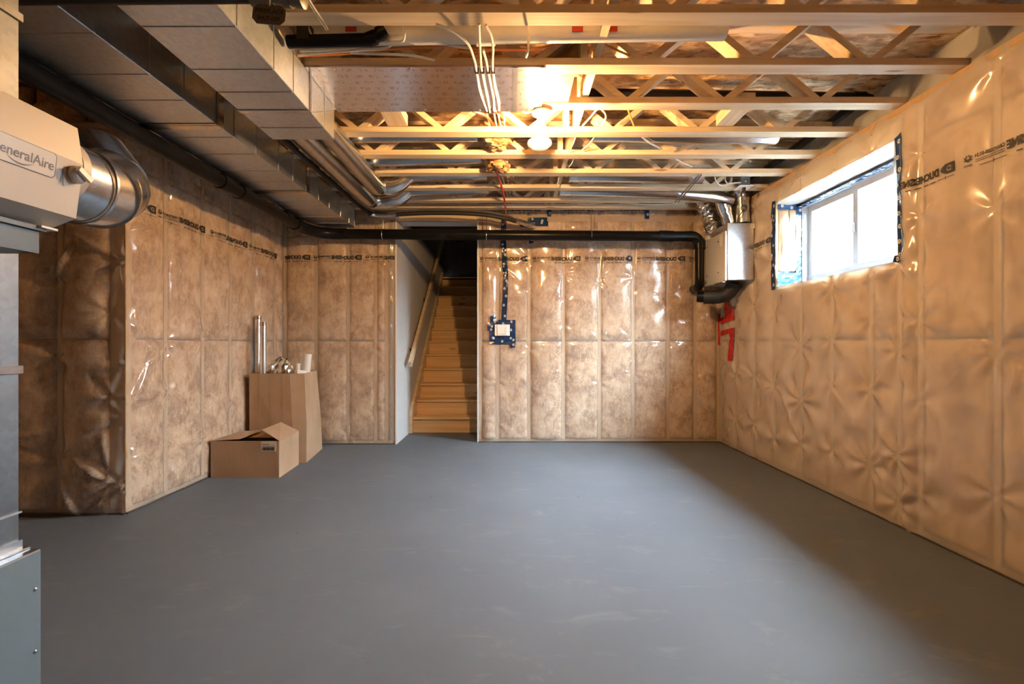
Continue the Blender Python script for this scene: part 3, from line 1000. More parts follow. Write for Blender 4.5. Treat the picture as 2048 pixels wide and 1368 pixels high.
flat_tape('blue_tape', win, [(RW, yy, WZ0 + 0.01), (XW, yy, WZ0 + 0.01), (XW, yy, WZ0 + 0.13), (RW, yy, WZ0 + 0.14)], (0, -1, 0), 1)
flat_tape('blue_tape', win, [(XW - 0.05, yy, WZ0 + 0.13), (XW, yy, WZ0 + 0.13), (XW, yy, WZ1 - 0.02), (XW - 0.05, yy, WZ1 - 0.02)], (0, -1, 0), 2)
flat_tape('blue_tape', win, [(RW, yy, WZ1 - 0.055), (XW - 0.05, yy, WZ1 - 0.055), (XW - 0.05, yy, WZ1 - 0.01), (RW, yy, WZ1 - 0.01)], (0, -1, 0), 3)
flat_tape('blue_tape', win, [(XW - 0.035, WY0, WZ1 - 0.028), (XW - 0.035, WY1, WZ1 - 0.028), (XW, WY1, WZ1 - 0.038), (XW, WY0, WZ1 - 0.038)], (0, 0, -1), 4)
# tape on the sheet at both sides of the opening
t = sheet_tape(WR, f_r, 'blue_tape', M['tape_blue'], [[(UA - 0.048, WZ0 - 0.02), (UA + 0.002, WZ0 - 0.02), (UA + 0.002, WZ1 + 0.03), (UA - 0.048, WZ1 + 0.035)]], True, 0.004)
t = sheet_tape(WR, f_r, 'blue_tape', M['tape_blue'], [[(UB + 0.022, WZ0 - 0.01), (UB + 0.068, WZ0 - 0.005), (UB + 0.060, WZ1 + 0.03), (UB + 0.004, WZ1 + 0.01)],
                                                 [(UB + 0.0, WZ0), (UB + 0.03, WZ0 - 0.01), (UB + 0.03, WZ0 + 0.04), (UB + 0.0, WZ0 + 0.04)]], True, 0.004)
lumpy('reveal_sheet', M['film_white'], win, (RW - 0.010, WY0 + 0.004, WZ0 + 0.03), (XW - RW, 0, 0), (0, 0, WZ1 - WZ0 - 0.03), (0, 1, 0), amp=0.012, seed=9)

# ---- window well outside
well = MB()
NS, NZ = 40, 60
vv_, ff_ = [], []
for i in range(NS + 1):
    a = PI * i / NS
    for j in range(NZ + 1):
        z = 1.30 + 1.12 * j / NZ
        r = 0.010 * math.sin(2 * PI * (z / 0.068))
        vv_.append((2.81 + (0.70 + r) * math.sin(a) ** 0.6, 3.69 - (0.86 + r) * math.cos(a), z))
for i in range(NS):
    for j in range(NZ):
        ff_.append((i * (NZ + 1) + j, (i + 1) * (NZ + 1) + j, (i + 1) * (NZ + 1) + j + 1, i * (NZ + 1) + j + 1))
M['well'] = plain('galvanised_well', (0.20, 0.205, 0.21), 0.5, 0.1)
wl_ = tag(new_obj('window_well', mesh_from('window_well', vv_, ff_), M['well'], None, True), 'corrugated steel window well outside the window', 'window well')
wl_.modifiers.new('thickness', 'SOLIDIFY').thickness = 0.006
MB().box(2.81, 3.7, 2.6, 4.8, 1.2, 1.32).build('gravel_bed', M['concrete'], wl_)

# ================================================================== FLOOR TRUSSES
def shared(name, mb, m):
    me = bpy.data.meshes.new(name)
    me.from_pydata(mb.v, [], mb.f); me.update()
    import bmesh
    bm = bmesh.new(); bm.from_mesh(me); bmesh.ops.recalc_face_normals(bm, faces=bm.faces[:]); bm.to_mesh(me); bm.free()
    me.materials.append(m)
    return me
TD, TC, TW = 0.265, 0.038, 0.089
PAN, X0 = 0.605, 0.73
hw = 0.062
web_r = shared('web', MB().prism([(0.004, 0, TC), (0.004 + hw, 0, TC), (PAN / 2 - 0.004, 0, TD - TC), (PAN / 2 - 0.004 - hw, 0, TD - TC)], (0, TW, 0)), M['wood_x'])
web_l = shared('web', MB().prism([(-0.004, 0, TC), (-0.004 - hw, 0, TC), (-PAN / 2 + 0.004, 0, TD - TC), (-PAN / 2 + 0.004 + hw, 0, TD - TC)], (0, TW, 0)), M['wood_x'])
post = shared('post', MB().box(-0.019, 0.019, 0, TW, TC, TC + 0.125), M['wood_z'])
chords = {}
for kk, xl in (('long', -4.09), ('short', -2.70)):
    chords[kk] = (xl, shared('bottom_chord', MB().box(xl, 2.49, 0, TW, 0, TC), M['wood_x']), shared('top_chord', MB().box(xl, 2.49, 0, TW, TD - TC, TD), M['wood_x']))
ORD = ['first', 'second', 'third', 'fourth', 'fifth', 'sixth', 'seventh', 'eighth', 'ninth', 'tenth', 'eleventh']
TY = [2.144 + 0.4027 * k for k in range(8)] + [5.218]
ALLY = [1.339, 1.741] + TY
for i, y in enumerate(ALLY):
    xl, bc, tcd = chords['long' if y < 2.3 else 'short']
    n_from_wall = len(ALLY) - 1 - i
    root = thing('floor_truss', 'open-web wooden floor truss, %s out from the stair wall' % ORD[n_from_wall], 'floor truss', (0, y, HT), 'open-web floor trusses')
    def part(me, x, nm):
        p = bpy.data.objects.new(nm, me); COL.objects.link(p); p.parent = root; p.location = (x, 0, 0)
    part(bc, 0, 'bottom_chord'); part(tcd, 0, 'top_chord')
    k = -8
    while X0 + k * PAN < 2.49:
        x = X0 + k * PAN
        if x + 0.0 < 2.49 and x + PAN / 2 < 2.49 and x > xl:
            part(web_r, x, 'web')
        if x - PAN / 2 > xl and x < 2.49:
            part(web_l, x, 'web')
        k += 1
    part(post, X0 - PAN / 2 - 0.03, 'post')
tag(MB().box(0.449, 0.487, 2.0, 5.33, HT + TC + 0.001, HT + TC + 0.125).build('strongback', M['wood_y']), 'long board on edge running through the webs of all trusses', 'board')

# ================================================================== STAIRS
st = thing('staircase', 'straight pine staircase rising to the dark upper hall', 'staircase', (-0.85, S0, 0))
sx0, sx1 = SL + 0.042, SR - 0.018
for n in range(12):
    y = S0 + n * RUN
    MB().box(sx0, sx1, y, y + 0.019, n * RISE, (n + 1) * RISE - 0.030).build('riser', M['stair'], st)
    if n < 11:
        MB().bevbox(sx0, sx1, y - 0.028, y + RUN + 0.002, (n + 1) * RISE - 0.030, (n + 1) * RISE, 0.006).build('tread', M['stair'], st)
yt = S0 + 11 * RUN
MB().bevbox(sx0, sx1, yt - 0.028, yt + 0.08, 12 * RISE - 0.030, 12 * RISE + 0.001, 0.006).build('nosing', M['stair'], st)
e = 0.10
MB().prism([(SL + 0.002, S0 - 0.05, 0), (SL + 0.002, S0 + 0.20, 0), (SL + 0.002, yt + 0.1, 11 * RISE - 0.1), (SL + 0.002, yt + 0.1, 12 * RISE + e), (SL + 0.002, S0 - 0.02, RISE + e), (SL + 0.002, S0 - 0.05, RISE + 0.02)], (0.038, 0, 0)).build('skirt_board', M['wood_y'], st)

hr = thing('handrail', 'plain wooden handrail fixed to the drywall beside the stairs', 'handrail', (SL + 0.07, 5.84, 0.9))
ra, rb = Vector((SL + 0.075, 5.80, 0.90)), Vector((SL + 0.075, 8.75, 3.16))
MB().beam(ra, rb, 0.038, 0.075).build('rail', M['wood_y'], hr)
for t in (0.12, 0.45, 0.78):
    p = ra.lerp(rb, t) - Vector((0, 0, 0.045))
    b = MB().lathe((SL, p.y, p.z - 0.05), (1, 0, 0), [(0, 0.025), (0.006, 0.025)], 12)
    b.tube([(SL, p.y, p.z - 0.05), (SL + 0.05, p.y, p.z - 0.05), (SL + 0.075, p.y, p.z)], 0.007, 8)
    b.build('bracket', M['dark_metal'], hr, True)

# ================================================================== BULB AND DETECTOR
LX, LY = 0.200, 3.030
lp = thing('ceiling_lamp', 'bare lit bulb in a white porcelain holder under the trusses', 'lamp', (LX, LY, HT))
MB().lathe((LX, LY, HT - 0.013), (0, 0, -1), [(0, 0.052), (0.006, 0.060), (0.018, 0.060), (0.024, 0.050), (0.030, 0.030), (0.050, 0.027), (0.052, 0.020)], 32).build('lampholder', M['white'], lp, True)
prof = [(0, 0.0130), (0.012, 0.0135), (0.030, 0.019), (0.050, 0.0275), (0.066, 0.0305), (0.080, 0.0285), (0.092, 0.021), (0.099, 0.010), (0.101, 0.001)]
MB().lathe((LX, LY, HT - 0.064), (0, 0, -1), prof, 24).build('bulb', M['bulb'], lp, True)
sd = thing('smoke_detector', 'round white smoke detector hanging just behind the lit bulb', 'smoke detector', (0.215, 3.50, HT))
MB().lathe((0.215, 3.49, HT - 0.012), (0, 0, -1), [(0, 0.088), (0.010, 0.092), (0.022, 0.090), (0.030, 0.080)], 36).build('base', M['white'], sd, True)
MB().lathe((0.215, 3.49, HT - 0.041), (0, 0, -1), [(0, 0.072), (0.012, 0.070), (0.016, 0.062)], 36).build('body', M['white'], sd, True)
MB().lathe((0.215, 3.49, HT - 0.056), (0, 0, -1), [(0, 0.058), (0.010, 0.056), (0.014, 0.048), (0.015, 0.01)], 36).build('cap', M['pvc'], sd, True)
MB().box(0.16, 0.27, 3.45, 3.53, HT - 0.011, HT + 0.035).build('mounting_box', M['wood_x'], sd)

# ================================================================== RECTANGULAR DUCTS
DZ0, DZ1 = CZ + 1.29, HT - 0.004
def rect_duct(name, label, x0, x1, y0, y1, joints, beads, tape=()):
    t = thing(name, label, 'duct', (0.5 * (x0 + x1), y0, DZ0))
    ys = [y0] + list(joints) + [y1]
    for a, b in zip(ys[:-1], ys[1:]):
        MB().bevbox(x0, x1, a + 0.001, b - 0.001, DZ0, DZ1, 0.003).build('duct_section', M['galv'], t)
    for j in joints:
        MB().box(x0 - 0.004, x1 + 0.004, j - 0.018, j + 0.018, DZ0 - 0.004, DZ0 - 0.0005).box(x1 + 0.0005, x1 + 0.006, j - 0.010, j + 0.010, DZ0 - 0.004, DZ1).box(x0 - 0.006, x0 - 0.0005, j - 0.010, j + 0.010, DZ0 - 0.004, DZ1).build('drive_cleat', M['galv_pipe'], t)
    for b in beads:
        MB().tube([(x0 + 0.004, b, DZ0), (x1 - 0.004, b, DZ0)], 0.0035, 6).tube([(x1, b, DZ0 + 0.004), (x1, b, DZ1 - 0.004)], 0.0035, 6).build('stiffening_bead', M['galv'], t)
    for b in tape:
        fo = MB().box(x0 - 0.003, x1 + 0.003, b + 0.004, b + 0.055, DZ0 - 0.0052, DZ0 - 0.0045)
        fo.box(x1 + 0.0065, x1 + 0.0072, b + 0.004, b + 0.055, DZ0 - 0.004, DZ1)
        fo.build('foil_tape', M['foil'], t)
    return t
D1 = rect_duct('supply_duct', 'wide galvanised supply duct ending in two round pipes', -1.505, -1.115, 1.47, 2.985, [2.62], [1.62, 1.92, 2.22, 2.42, 2.82])
MB().tube([(-1.115, 2.64, DZ0 + 0.004), (-1.115, 2.978, DZ1 - 0.03)], 0.003, 6).build('crease', M['galv'], D1)
D2 = rect_duct('return_duct', 'long galvanised duct running beside the black drain pipe', -2.18, -1.73, 1.46, 5.24, [2.78, 3.99], [1.96, 2.26, 2.50, 2.95, 3.21, 3.52, 3.75, 4.25, 4.50, 4.80, 5.05], (2.78, 3.99))
MB().box(-2.185, -1.725, 5.225, 5.245, DZ0 - 0.003, DZ1).build('end_cap', M['galv_pipe'], D2)

# ================================================================== ROUND DUCTS
def crinkle(mb_pts, r, seg, seed, amp):
    """irregular foil tube"""
    pts = [Vector(p) for p in mb_pts]
    rs = random.Random(seed)
    mb = MB().tube(pts, [r * (1 + amp * rs.uniform(-1, 1)) for _ in pts], seg)
    mb.v = [tuple(c + rs.uniform(-1, 1) * amp * r * 0.35 for c in v) for v in mb.v]
    return mb
ZR = HT - 0.083
def rpipe(name, label, pts, r, group=None, bands=(), m='galv_pipe', seg=24, cat='duct'):
    t = thing(name, label, cat, Vector(pts[0]), group)
    MB().tube(pts, r, seg).build('pipe', M[m], t, True)
    for a, b in bands:
        crinkle([Vector(a).lerp(Vector(b), i / 5) for i in range(6)], r * 1.05, 20, int(Vector(a).x * 999) % 97, 0.03).build('foil_wrap', M['foil'], t, True)
    return t
# two pipes leaving the end of the supply duct
ya, yb = 4.36, 4.76
pa = thing('round_duct', 'round galvanised pipe leaving the supply duct on the truss side', 'duct', (-1.215, 2.99, ZR), 'round pipes from the supply duct')
MB().tube([(-1.215, 2.99, ZR), (-1.215, ya - 0.10, ZR)], 0.076, 28).build('pipe', M['galv_pipe'], pa, True)
crinkle([(-1.215, 2.987 + 0.02 * i, ZR) for i in range(6)], 0.082, 24, 3, 0.04).build('foil_wrap', M['foil'], pa, True)
el = [(-1.215, ya - 0.11, ZR)] + arc_path((-1.09, ya - 0.06, ZR + 0.01), (-0.125, 0, 0), (0, 0.075, 0.03), 7) + [(-1.03, ya + 0.02, ZR + 0.07), (-0.96, ya + 0.02, CZ + 1.565)]
crinkle(el, 0.080, 20, 4, 0.05).build('elbow', M['foil'], pa, True)
MB().tube([(-0.97, ya + 0.02, CZ + 1.567), (-0.22, ya + 0.02, CZ + 1.585)], 0.063, 24).build('branch_pipe', M['galv_pipe'], pa, True)
pb = thing('round_duct', 'round galvanised pipe leaving the supply duct on the line set side', 'duct', (-1.415, 2.99, ZR), 'round pipes from the supply duct')
MB().tube([(-1.405, 2.99, ZR), (-1.395, yb - 0.12, ZR)], 0.076, 28).build('pipe', M['galv_pipe'], pb, True)
el = [(-1.395, yb - 0.13, ZR)] + arc_path((-1.26, yb - 0.07, ZR + 0.005), (-0.135, 0, 0), (0, 0.085, 0.02), 7) + [(-1.13, yb + 0.01, ZR + 0.05), (-1.05, yb + 0.01, CZ + 1.545)]
crinkle(el, 0.080, 20, 5, 0.05).build('elbow', M['foil'], pb, True)
MB().tube([(-1.06, yb + 0.01, CZ + 1.545), (-0.22, yb + 0.01, CZ + 1.577)], 0.060, 24).build('branch_pipe', M['galv_pipe'], pb, True)
# branch pipes lying in the truss bays
BR = [('round duct lying in the truss bay behind the smoke detector bay', 3.56, -1.36, -0.2, 1.575, 0.060),
      ('round duct with a tapered end lying above the insulation scraps', 3.965, -1.10, 0.0, 1.568, 0.064)]
rpipe('round_duct', 'thin round duct in the truss bay nearest the foil panel', [(-1.45, 3.585, CZ + 1.585), (-0.25, 3.585, CZ + 1.60)], 0.060, 'branch ducts in the truss bays')
rpipe('round_duct', 'round duct in the bay above the two supply pipes', [(-1.30, 3.99, CZ + 1.57), (-1.02, 3.99, CZ + 1.568), (-0.25, 3.99, CZ + 1.595)], 0.066, 'branch ducts in the truss bays')
rpipe('round_duct', 'long shiny round duct over the window side bays', [(0.62, 3.585, CZ + 1.60), (2.02, 3.585, CZ + 1.578)], 0.062, 'branch ducts in the truss bays')
rpipe('round_duct', 'round duct with a taped elbow beside the diagonal metal strut', [(0.56, 4.385, CZ + 1.57), (1.70, 4.385, CZ + 1.555)], 0.066, 'ventilator ducts', [((0.54, 4.385, CZ + 1.57), (0.63, 4.385, CZ + 1.57)), ((1.62, 4.385, CZ + 1.556), (1.78, 4.385, CZ + 1.556))])
rpipe('round_duct', 'round duct feeding the ventilator collars', [(0.52, 4.785, CZ + 1.562), (1.60, 4.785, CZ + 1.53), (2.05, 4.785, CZ + 1.500), (2.26, 4.83, CZ + 1.47)], 0.062, 'ventilator ducts', [((0.50, 4.785, CZ + 1.562), (0.60, 4.785, CZ + 1.56))])
# diagonal metal strut
sv = thing('metal_strut', 'thin galvanised strut slanting under the ventilator ducts', 'strut', P(1352, 404, 4.86))
for k in (0, 1):
    MB().beam(P(1350 + 6 * k, 404, 4.84), P(1398 + 5 * k, 349, 4.14), 0.008, 0.012).build('rod', M['galv_pipe'], sv)
MB().box(*[c for c in (P(1360, 400, 4.8).x - 0.012, P(1360, 400, 4.8).x + 0.012)], 4.78, 4.82, P(1360, 392, 4.8).z - 0.012, P(1360, 392, 4.8).z + 0.012).build('clamp', M['galv_dull'], sv)

# ================================================================== FOIL PANELS
PZ1 = HT - 0.001
fp = thing('foil_faced_board', 'long foil-faced board with red print closing a truss bay', 'panel', (-0.55, 2.8, PZ1 - 0.012), 'foil-faced boards under the trusses')
MB().box(-1.112, 0.018, TY[1] + 0.002, TY[2] + TW, PZ1 - 0.011, PZ1 - 0.001).build('board', M['foil_board'], fp)
for y_ in (TY[1] + 0.02, TY[2] + TW - 0.02):
    for x_ in (-0.95, -0.55, -0.2):
        MB().lathe((x_, y_, PZ1 - 0.0115), (0, 0, -1), [(0, 0.010), (0.002, 0.009), (0.003, 0.003)], 10).build('washer', M['foil'], fp, True)
fp2 = thing('foil_faced_board', 'short foil-faced board beside the lit bulb', 'panel', (0.11, 2.8, PZ1 - 0.012), 'foil-faced boards under the trusses')
MB().box(0.024, 0.180, TY[1] + 0.002, TY[2] + TW - 0.01, PZ1 - 0.011, PZ1 - 0.001).build('board', M['foil_board'], fp2)
MB().box(0.012, 0.040, TY[1] + 0.004, TY[2] + TW, PZ1 - 0.0135, PZ1 - 0.0115).build('foil_tape', M['foil'], fp2)
MB().box(0.160, 0.195, TY[1] + 0.004, TY[2] + TW - 0.01, PZ1 - 0.0135, PZ1 - 0.0115).build('foil_tape', M['foil'], fp2)
tag(MB().prism([(0.20, TY[1] + TW, HT + 0.002), (0.36, TY[1] + TW, HT + 0.002), (0.40, TY[1] + TW, HT + 0.24), (0.25, TY[1] + TW, HT + 0.24)], (0, 0.30, 0)).build('bay_block', M['plate']), 'pale wood block closing the bay beside the foil boards', 'wood block')
for nm, lab, (x_, ya_, yb_, w_) in (('bay_block', 'wide wood block between trusses behind the long foil panel', (-0.80, TY[2] + TW, TY[3], 0.14)),
                                   ('bay_block', 'wood block between trusses above the window side bay', (1.52, TY[2] + TW, TY[3], 0.12)),
                                   ('bay_block', 'flat wood block by the ends of the trusses over the window', (2.20, TY[3] + TW, TY[3] + 0.17, 0.30))):
    tag(MB().box(x_ - w_ / 2, x_ + w_ / 2, ya_ + 0.002, yb_ - 0.002, HT + 0.04, HT + 0.114).build(nm, M['wood_y']), lab, 'wood block')
tag(MB().box(-1.20, -1.125, TY[0] + TW + 0.01, TY[1] - 0.01, HT + 0.002, HT + 0.10).build('bay_block', M['wood_y']), 'wood block standing over the supply duct edge', 'wood block')
tag(MB().box(0.55, 2.10, TY[3] + TW + 0.18, TY[3] + TW + 0.26, HT + 0.165, HT + 0.22).build('brace_board', M['wood_x']), 'long flat board lying in the bay over the window side', 'board')

# ================================================================== PIPES IN THE TRUSS BAYS
vp = thing('vent_pipe', 'thick white plastic pipe with a coupling between the two nearest trusses', 'pipe', P(640, 66, 2.40))
MB().tube([P(600, 70, 2.40), P(1450, 58, 2.40)], 0.053, 24).build('pipe', M['pvc'], vp, True)
a_, b_ = P(952, 65, 2.40), P(990, 64, 2.40)
MB().tube([a_, b_], 0.062, 24).build('coupling', M['pvc'], vp, True)
for px in (712, 1155, 1222):
    p = P(px, 57, 2.40)
    MB().box(p.x - 0.035, p.x + 0.02, 2.344, 2.3465, p.z - 0.052, p.z - 0.026).build('red_print', M['red_print'], vp)
ab = thing('drain_pipe', 'short black drain pipe with an upturned elbow below the white pipe', 'pipe', P(585, 82, 2.3))
MB().tube([P(576, 84, 2.31), P(742, 80, 2.31), P(757, 70, 2.305), P(772, 60, 2.300)], 0.030, 18).build('pipe', M['abs'], ab, True)
MB().tube([P(736, 80.5, 2.31), P(752, 74, 2.305)], 0.034, 18).tube([P(757, 70, 2.305), P(768, 63, 2.302)], 0.035, 18).build('fitting', M['abs'], ab, True)
MB().box(P(598, 60, 2.31).x, P(622, 60, 2.31).x, 2.28, 2.34, P(600, 85, 2.31).z, P(600, 52, 2.31).z).build('bracket', M['iron'], ab)
ar = thing('drain_pipe', 'black drain pipe resting above the trusses by the right wall', 'pipe', (0.5, 3.15, CZ + 1.66))
MB().tube([(0.50, 3.16, CZ + 1.675), (2.36, 3.16, CZ + 1.645), (2.40, 3.16, CZ + 1.635), (2.42, 3.16, CZ + 1.60)], 0.034, 20).build('pipe', M['abs'], ar, True)
MB().tube([(2.30, 3.16, CZ + 1.646), (2.365, 3.16, CZ + 1.645)], 0.040, 20).build('coupling', M['abs'], ar, True)
al = thing('drain_pipe', 'black drain pipe stretching along the rim above the window', 'pipe', (2.40, 3.4, CZ + 1.62))
MB().tube([(2.40, 3.24, CZ + 1.66), (2.40, 5.15, CZ + 1.62)], 0.034, 18).build('pipe', M['abs'], al, True)

# ================================================================== MAIN DRAIN PIPE
dp = thing('drain_pipe', 'long black drain pipe along the ducts and across the stair opening', 'pipe', (-2.19, 1.3, CZ + 1.24))
R4 = 0.057
dA, dB = Vector((-2.20, 1.80, CZ + 1.243)), Vector((-2.19, 4.92, CZ + 1.215))
dC, dD = P(672, 468, 5.25), P(1376, 473, 5.25)
MB().tube([dA, dB], R4 * 0.93, 24).build('pipe', M['abs'], dp, True)
MB().tube([dC, dD], R4, 24).build('pipe', M['abs'], dp, True)
MB().tube(smooth_path([dB - Vector((0, 0.14, 0)), dB, (-2.10, 5.15, CZ + 1.214), dC, dC + Vector((0.12, 0, 0))], 6), R4 * 1.08, 24).build('elbow', M['abs'], dp, True)
for y_ in (3.55, 3.80, 4.55, 4.80):
    MB().tube([(-2.193, y_, CZ + 1.2275), (-2.193, y_ + 0.10, CZ + 1.2265)], R4 * 1.06, 24).build('coupling', M['abs'], dp, True)
MB().tube([P(1318, 472, 5.25), P(1345, 473, 5.25)], R4 * 1.10, 24).build('coupling', M['abs'], dp, True)
xe = 2.104
HZ0B = 1.87
zz = dD.z
MB().tube([dD - Vector((0.02, 0, 0))] + arc_path((xe - 0.10, 5.25, zz - 0.10), (0, 0, 0.10), (0.10, 0, 0), 8) + [(xe, 5.25, zz - 0.14)], R4 * 1.06, 24).build('elbow', M['abs'], dp, True)
MB().tube([(xe, 5.25, zz - 0.12), (xe, 5.25, HZ0B + 0.02)] + arc_path((xe + 0.012, 5.33, HZ0B - 0.0), (-0.012, -0.08, 0), (0, 0, -0.08), 6) + [(xe + 0.03, 5.42, HZ0B - 0.08), (xe + 0.03, 5.50, HZ0B - 0.08)], R4 * 0.88, 24).build('pipe', M['abs'], dp, True)
for px in (766, 973, 1182):
    c_ = P(px, 470, 5.25)
    MB().tube([c_ + Vector((0, (R4 + 0.002) * math.cos(a), (R4 + 0.002) * math.sin(a))) for a in [2 * PI * i / 20 for i in range(20)]], 0.004, 6, closed=True).tube([c_ + Vector((0, 0, R4)), (c_.x, 5.25, HT - 0.001)], 0.004, 6).build('hanger', M['galv_pipe'], dp, True)

# ================================================================== REFRIGERANT LINES
ls = thing('line_set', 'black insulated refrigerant lines sagging from duct to back wall', 'line set', (-1.60, 2.9, CZ + 1.44))
base = [(-1.60, 2.6, CZ + 1.43), (-1.60, 3.4, CZ + 1.435), (-1.585, 4.2, CZ + 1.43), (-1.56, 4.85, CZ + 1.42), (-1.51, 5.06, CZ + 1.40)]
run = [P(742, 430, 5.13), P(770, 433, 5.17), P(800, 429, 5.17), P(875, 426, 5.17), P(960, 429, 5.17), P(1010, 437, 5.19)]
MB().tube(smooth_path(base + run + [P(1032, 443, 5.24)], 6), 0.021, 10).build('suction_line', M['rubber'], ls, True)
MB().tube(smooth_path([Vector(p) + Vector((0.045, 0, 0.012)) for p in base] + [Vector(p) + Vector((0, -0.005, 0.034)) for p in run] + [P(1030, 438, 5.25)], 6), 0.010, 8).build('liquid_line', M['brass'], ls, True)
crinkle(smooth_path([P(740, 428, 5.10), P(752, 431, 5.14), P(772, 432, 5.16), P(792, 430, 5.17)], 6), 0.026, 12, 8, 0.10).build('foil_wrap', M['foil'], ls, True)
crinkle(smooth_path([P(1030, 441, 5.23), P(1050, 447, 5.36), P(1062, 451, 5.45), P(1072, 452, 5.545)], 6), 0.030, 12, 9, 0.10).build('foil_wrap', M['foil'], ls, True)

# ================================================================== HEAT RECOVERY VENTILATOR
HY0, HY1, HX0, HX1, HZ0, HZ1 = 4.75, 5.34, 2.19, 2.452, 1.80, 2.375
hv = thing('heat_recovery_ventilator', 'satin steel ventilator cabinet hung on the right wall by the corner', 'ventilator', (0.5 * (HX0 + HX1), 5.05, HZ0))
MB().bevbox(HX0, HX1, HY0, HY1, HZ0, HZ1, 0.004).build('cabinet', M['hrv_body'], hv)
dx0 = HX0 - 0.022
dpn = MB().bevbox(dx0, HX0 - 0.001, HY0 + 0.012, HY1 + 0.01, HZ0 - 0.005, HZ1 - 0.075, 0.004).build('door_panel', M['hrv_face'], hv)
for y_, z_ in ((4.92, 2.22), (5.20, 2.22), (4.92, 1.90), (5.20, 1.90)):
    MB().lathe((dx0, y_, z_), (-1, 0, 0), [(0, 0.008), (0.003, 0.008), (0.004, 0.004)], 10).build('screw', M['dark_metal'], dpn, True)
MB().box(dx0 - 0.0015, dx0 - 0.0003, 4.82, 4.88, 2.16, 2.27).build('notice', M['paper'], dpn)
MB().box(dx0 - 0.0015, dx0 - 0.0003, 5.22, 5.31, 2.21, 2.285).build('notice', M['logo_pale'], dpn)
MB().box(dx0 - 0.0025, dx0 - 0.0016, 5.27, 5.30, 2.22, 2.275).build('blue_mark', M['logo'], dpn)
MB().box(dx0 - 0.0015, dx0 - 0.0003, 4.80, 4.88, 1.835, 1.855).build('rating_print', M['logo_pale'], dpn)
v, f = text_mesh('AERO', 0.050, 0.0008)
new_obj('printed_lettering', mesh_from('printed_lettering', [(dx0 - 0.0012, 5.325 - x, 1.822 + y) for x, y in v], f), M['ink'], dpn)
MB().box(HX0 - 0.02, HX0 + 0.0, HY1 - 0.16, HY1 - 0.05, HZ1 - 0.072, HZ1 - 0.022).build('notice', M['paper'], hv)
MB().box(HX0 + 0.01, HX1 - 0.02, HY0 + 0.03, HY1 - 0.03, HZ1 + 0.0005, HZ1 + 0.004).build('top_gasket', M['dark_metal'], hv)
MB().box(HX1 - 0.045, HX1 + 0.005, HY0 - 0.006, HY0 - 0.0005, HZ1 - 0.055, HZ1 - 0.005).build('bracket', M['hrv_body'], hv)
for y_ in (4.85, 5.10):
    MB().bevbox(HX0 - 0.03, HX0 + 0.01, y_ - 0.03, y_ + 0.03, HZ0 - 0.014, HZ0 - 0.006, 0.002).build('latch', M['galv_pipe'], hv)
# ducts on top of it
fd = thing('flexible_duct', 'crumpled silver foil flexible duct rising from the ventilator top', 'duct', (2.22, 5.22, HZ1), 'ventilator ducts')
pts = smooth_path([(2.30, 5.22, HZ1 + 0.004), (2.24, 5.20, HZ1 + 0.03), P(1425, 447, 5.14), P(1416, 425, 5.10), P(1409, 404, 5.09), P(1404, 384, 5.10)], 8)
rs_ = random.Random(12)
mb = MB().tube(pts, [0.082 + (0.010 if i % 2 else -0.008) + rs_.uniform(-0.006, 0.006) for i in range(len(pts))], 18)
mb.v = [tuple(c + rs_.uniform(-0.010, 0.010) for c in q) for q in mb.v]
mb.build('sleeve', M['foil'], fd)
ed = thing('round_duct', 'foil-wrapped elbow duct between the flexible duct and the straight collar', 'duct', (2.22, 4.98, HZ1), 'ventilator ducts')
MB().tube([P(1458, 446, 4.92), P(1452, 424, 4.90)], 0.066, 22).build('collar', M['galv_pipe'], ed, True)
crinkle(smooth_path([P(1453, 427, 4.90), P(1447, 412, 4.87), P(1443, 396, 4.85), P(1441, 386, 4.84)], 5), 0.072, 20, 31, 0.05).build('elbow', M['foil'], ed, True)
vd = thing('round_duct', 'straight upright collar duct at the ventilator corner by the wall', 'duct', (2.36, 4.84, HZ1), 'ventilator ducts')
MB().tube([P(1486, 446, 4.82), P(1484, 400, 4.82)], 0.066, 22).build('collar', M['galv_pipe'], vd, True)
crinkle(smooth_path([P(1484, 402, 4.82), P(1482, 390, 4.815), P(1474, 378, 4.81)], 5), 0.069, 20, 33, 0.05).build('elbow', M['foil'], vd, True)
# black duct below
bd = thing('flexible_duct', 'black insulated flexible duct curving out below the ventilator', 'duct', (2.28, 5.2, HZ0 - 0.15), 'ventilator ducts')
pts = smooth_path([(2.36, 4.98, HZ0 - 0.002), (2.345, 5.00, HZ0 - 0.06), (2.29, 5.04, HZ0 - 0.125), (2.19, 5.08, HZ0 - 0.14), (2.10, 5.12, HZ0 - 0.135)], 6)
crinkle(pts, 0.074, 18, 41, 0.035).build('sleeve', M['rubber'], bd, True)
crinkle([(2.12, 5.11, HZ0 - 0.135), (2.06, 5.14, HZ0 - 0.130), (2.04, 5.15, HZ0 - 0.128)], 0.064, 16, 42, 0.05).build('end_cuff', M['abs'], bd, True)
MB().tube([Vector((2.235, 5.06, HZ0 - 0.135)) + Vector((0.02 * math.sin(a), 0.076 * math.cos(a), 0.076 * math.sin(a))) for a in [2 * PI * i / 18 for i in range(18)]], 0.003, 6, closed=True).build('tie', M['rubber'], bd, True)
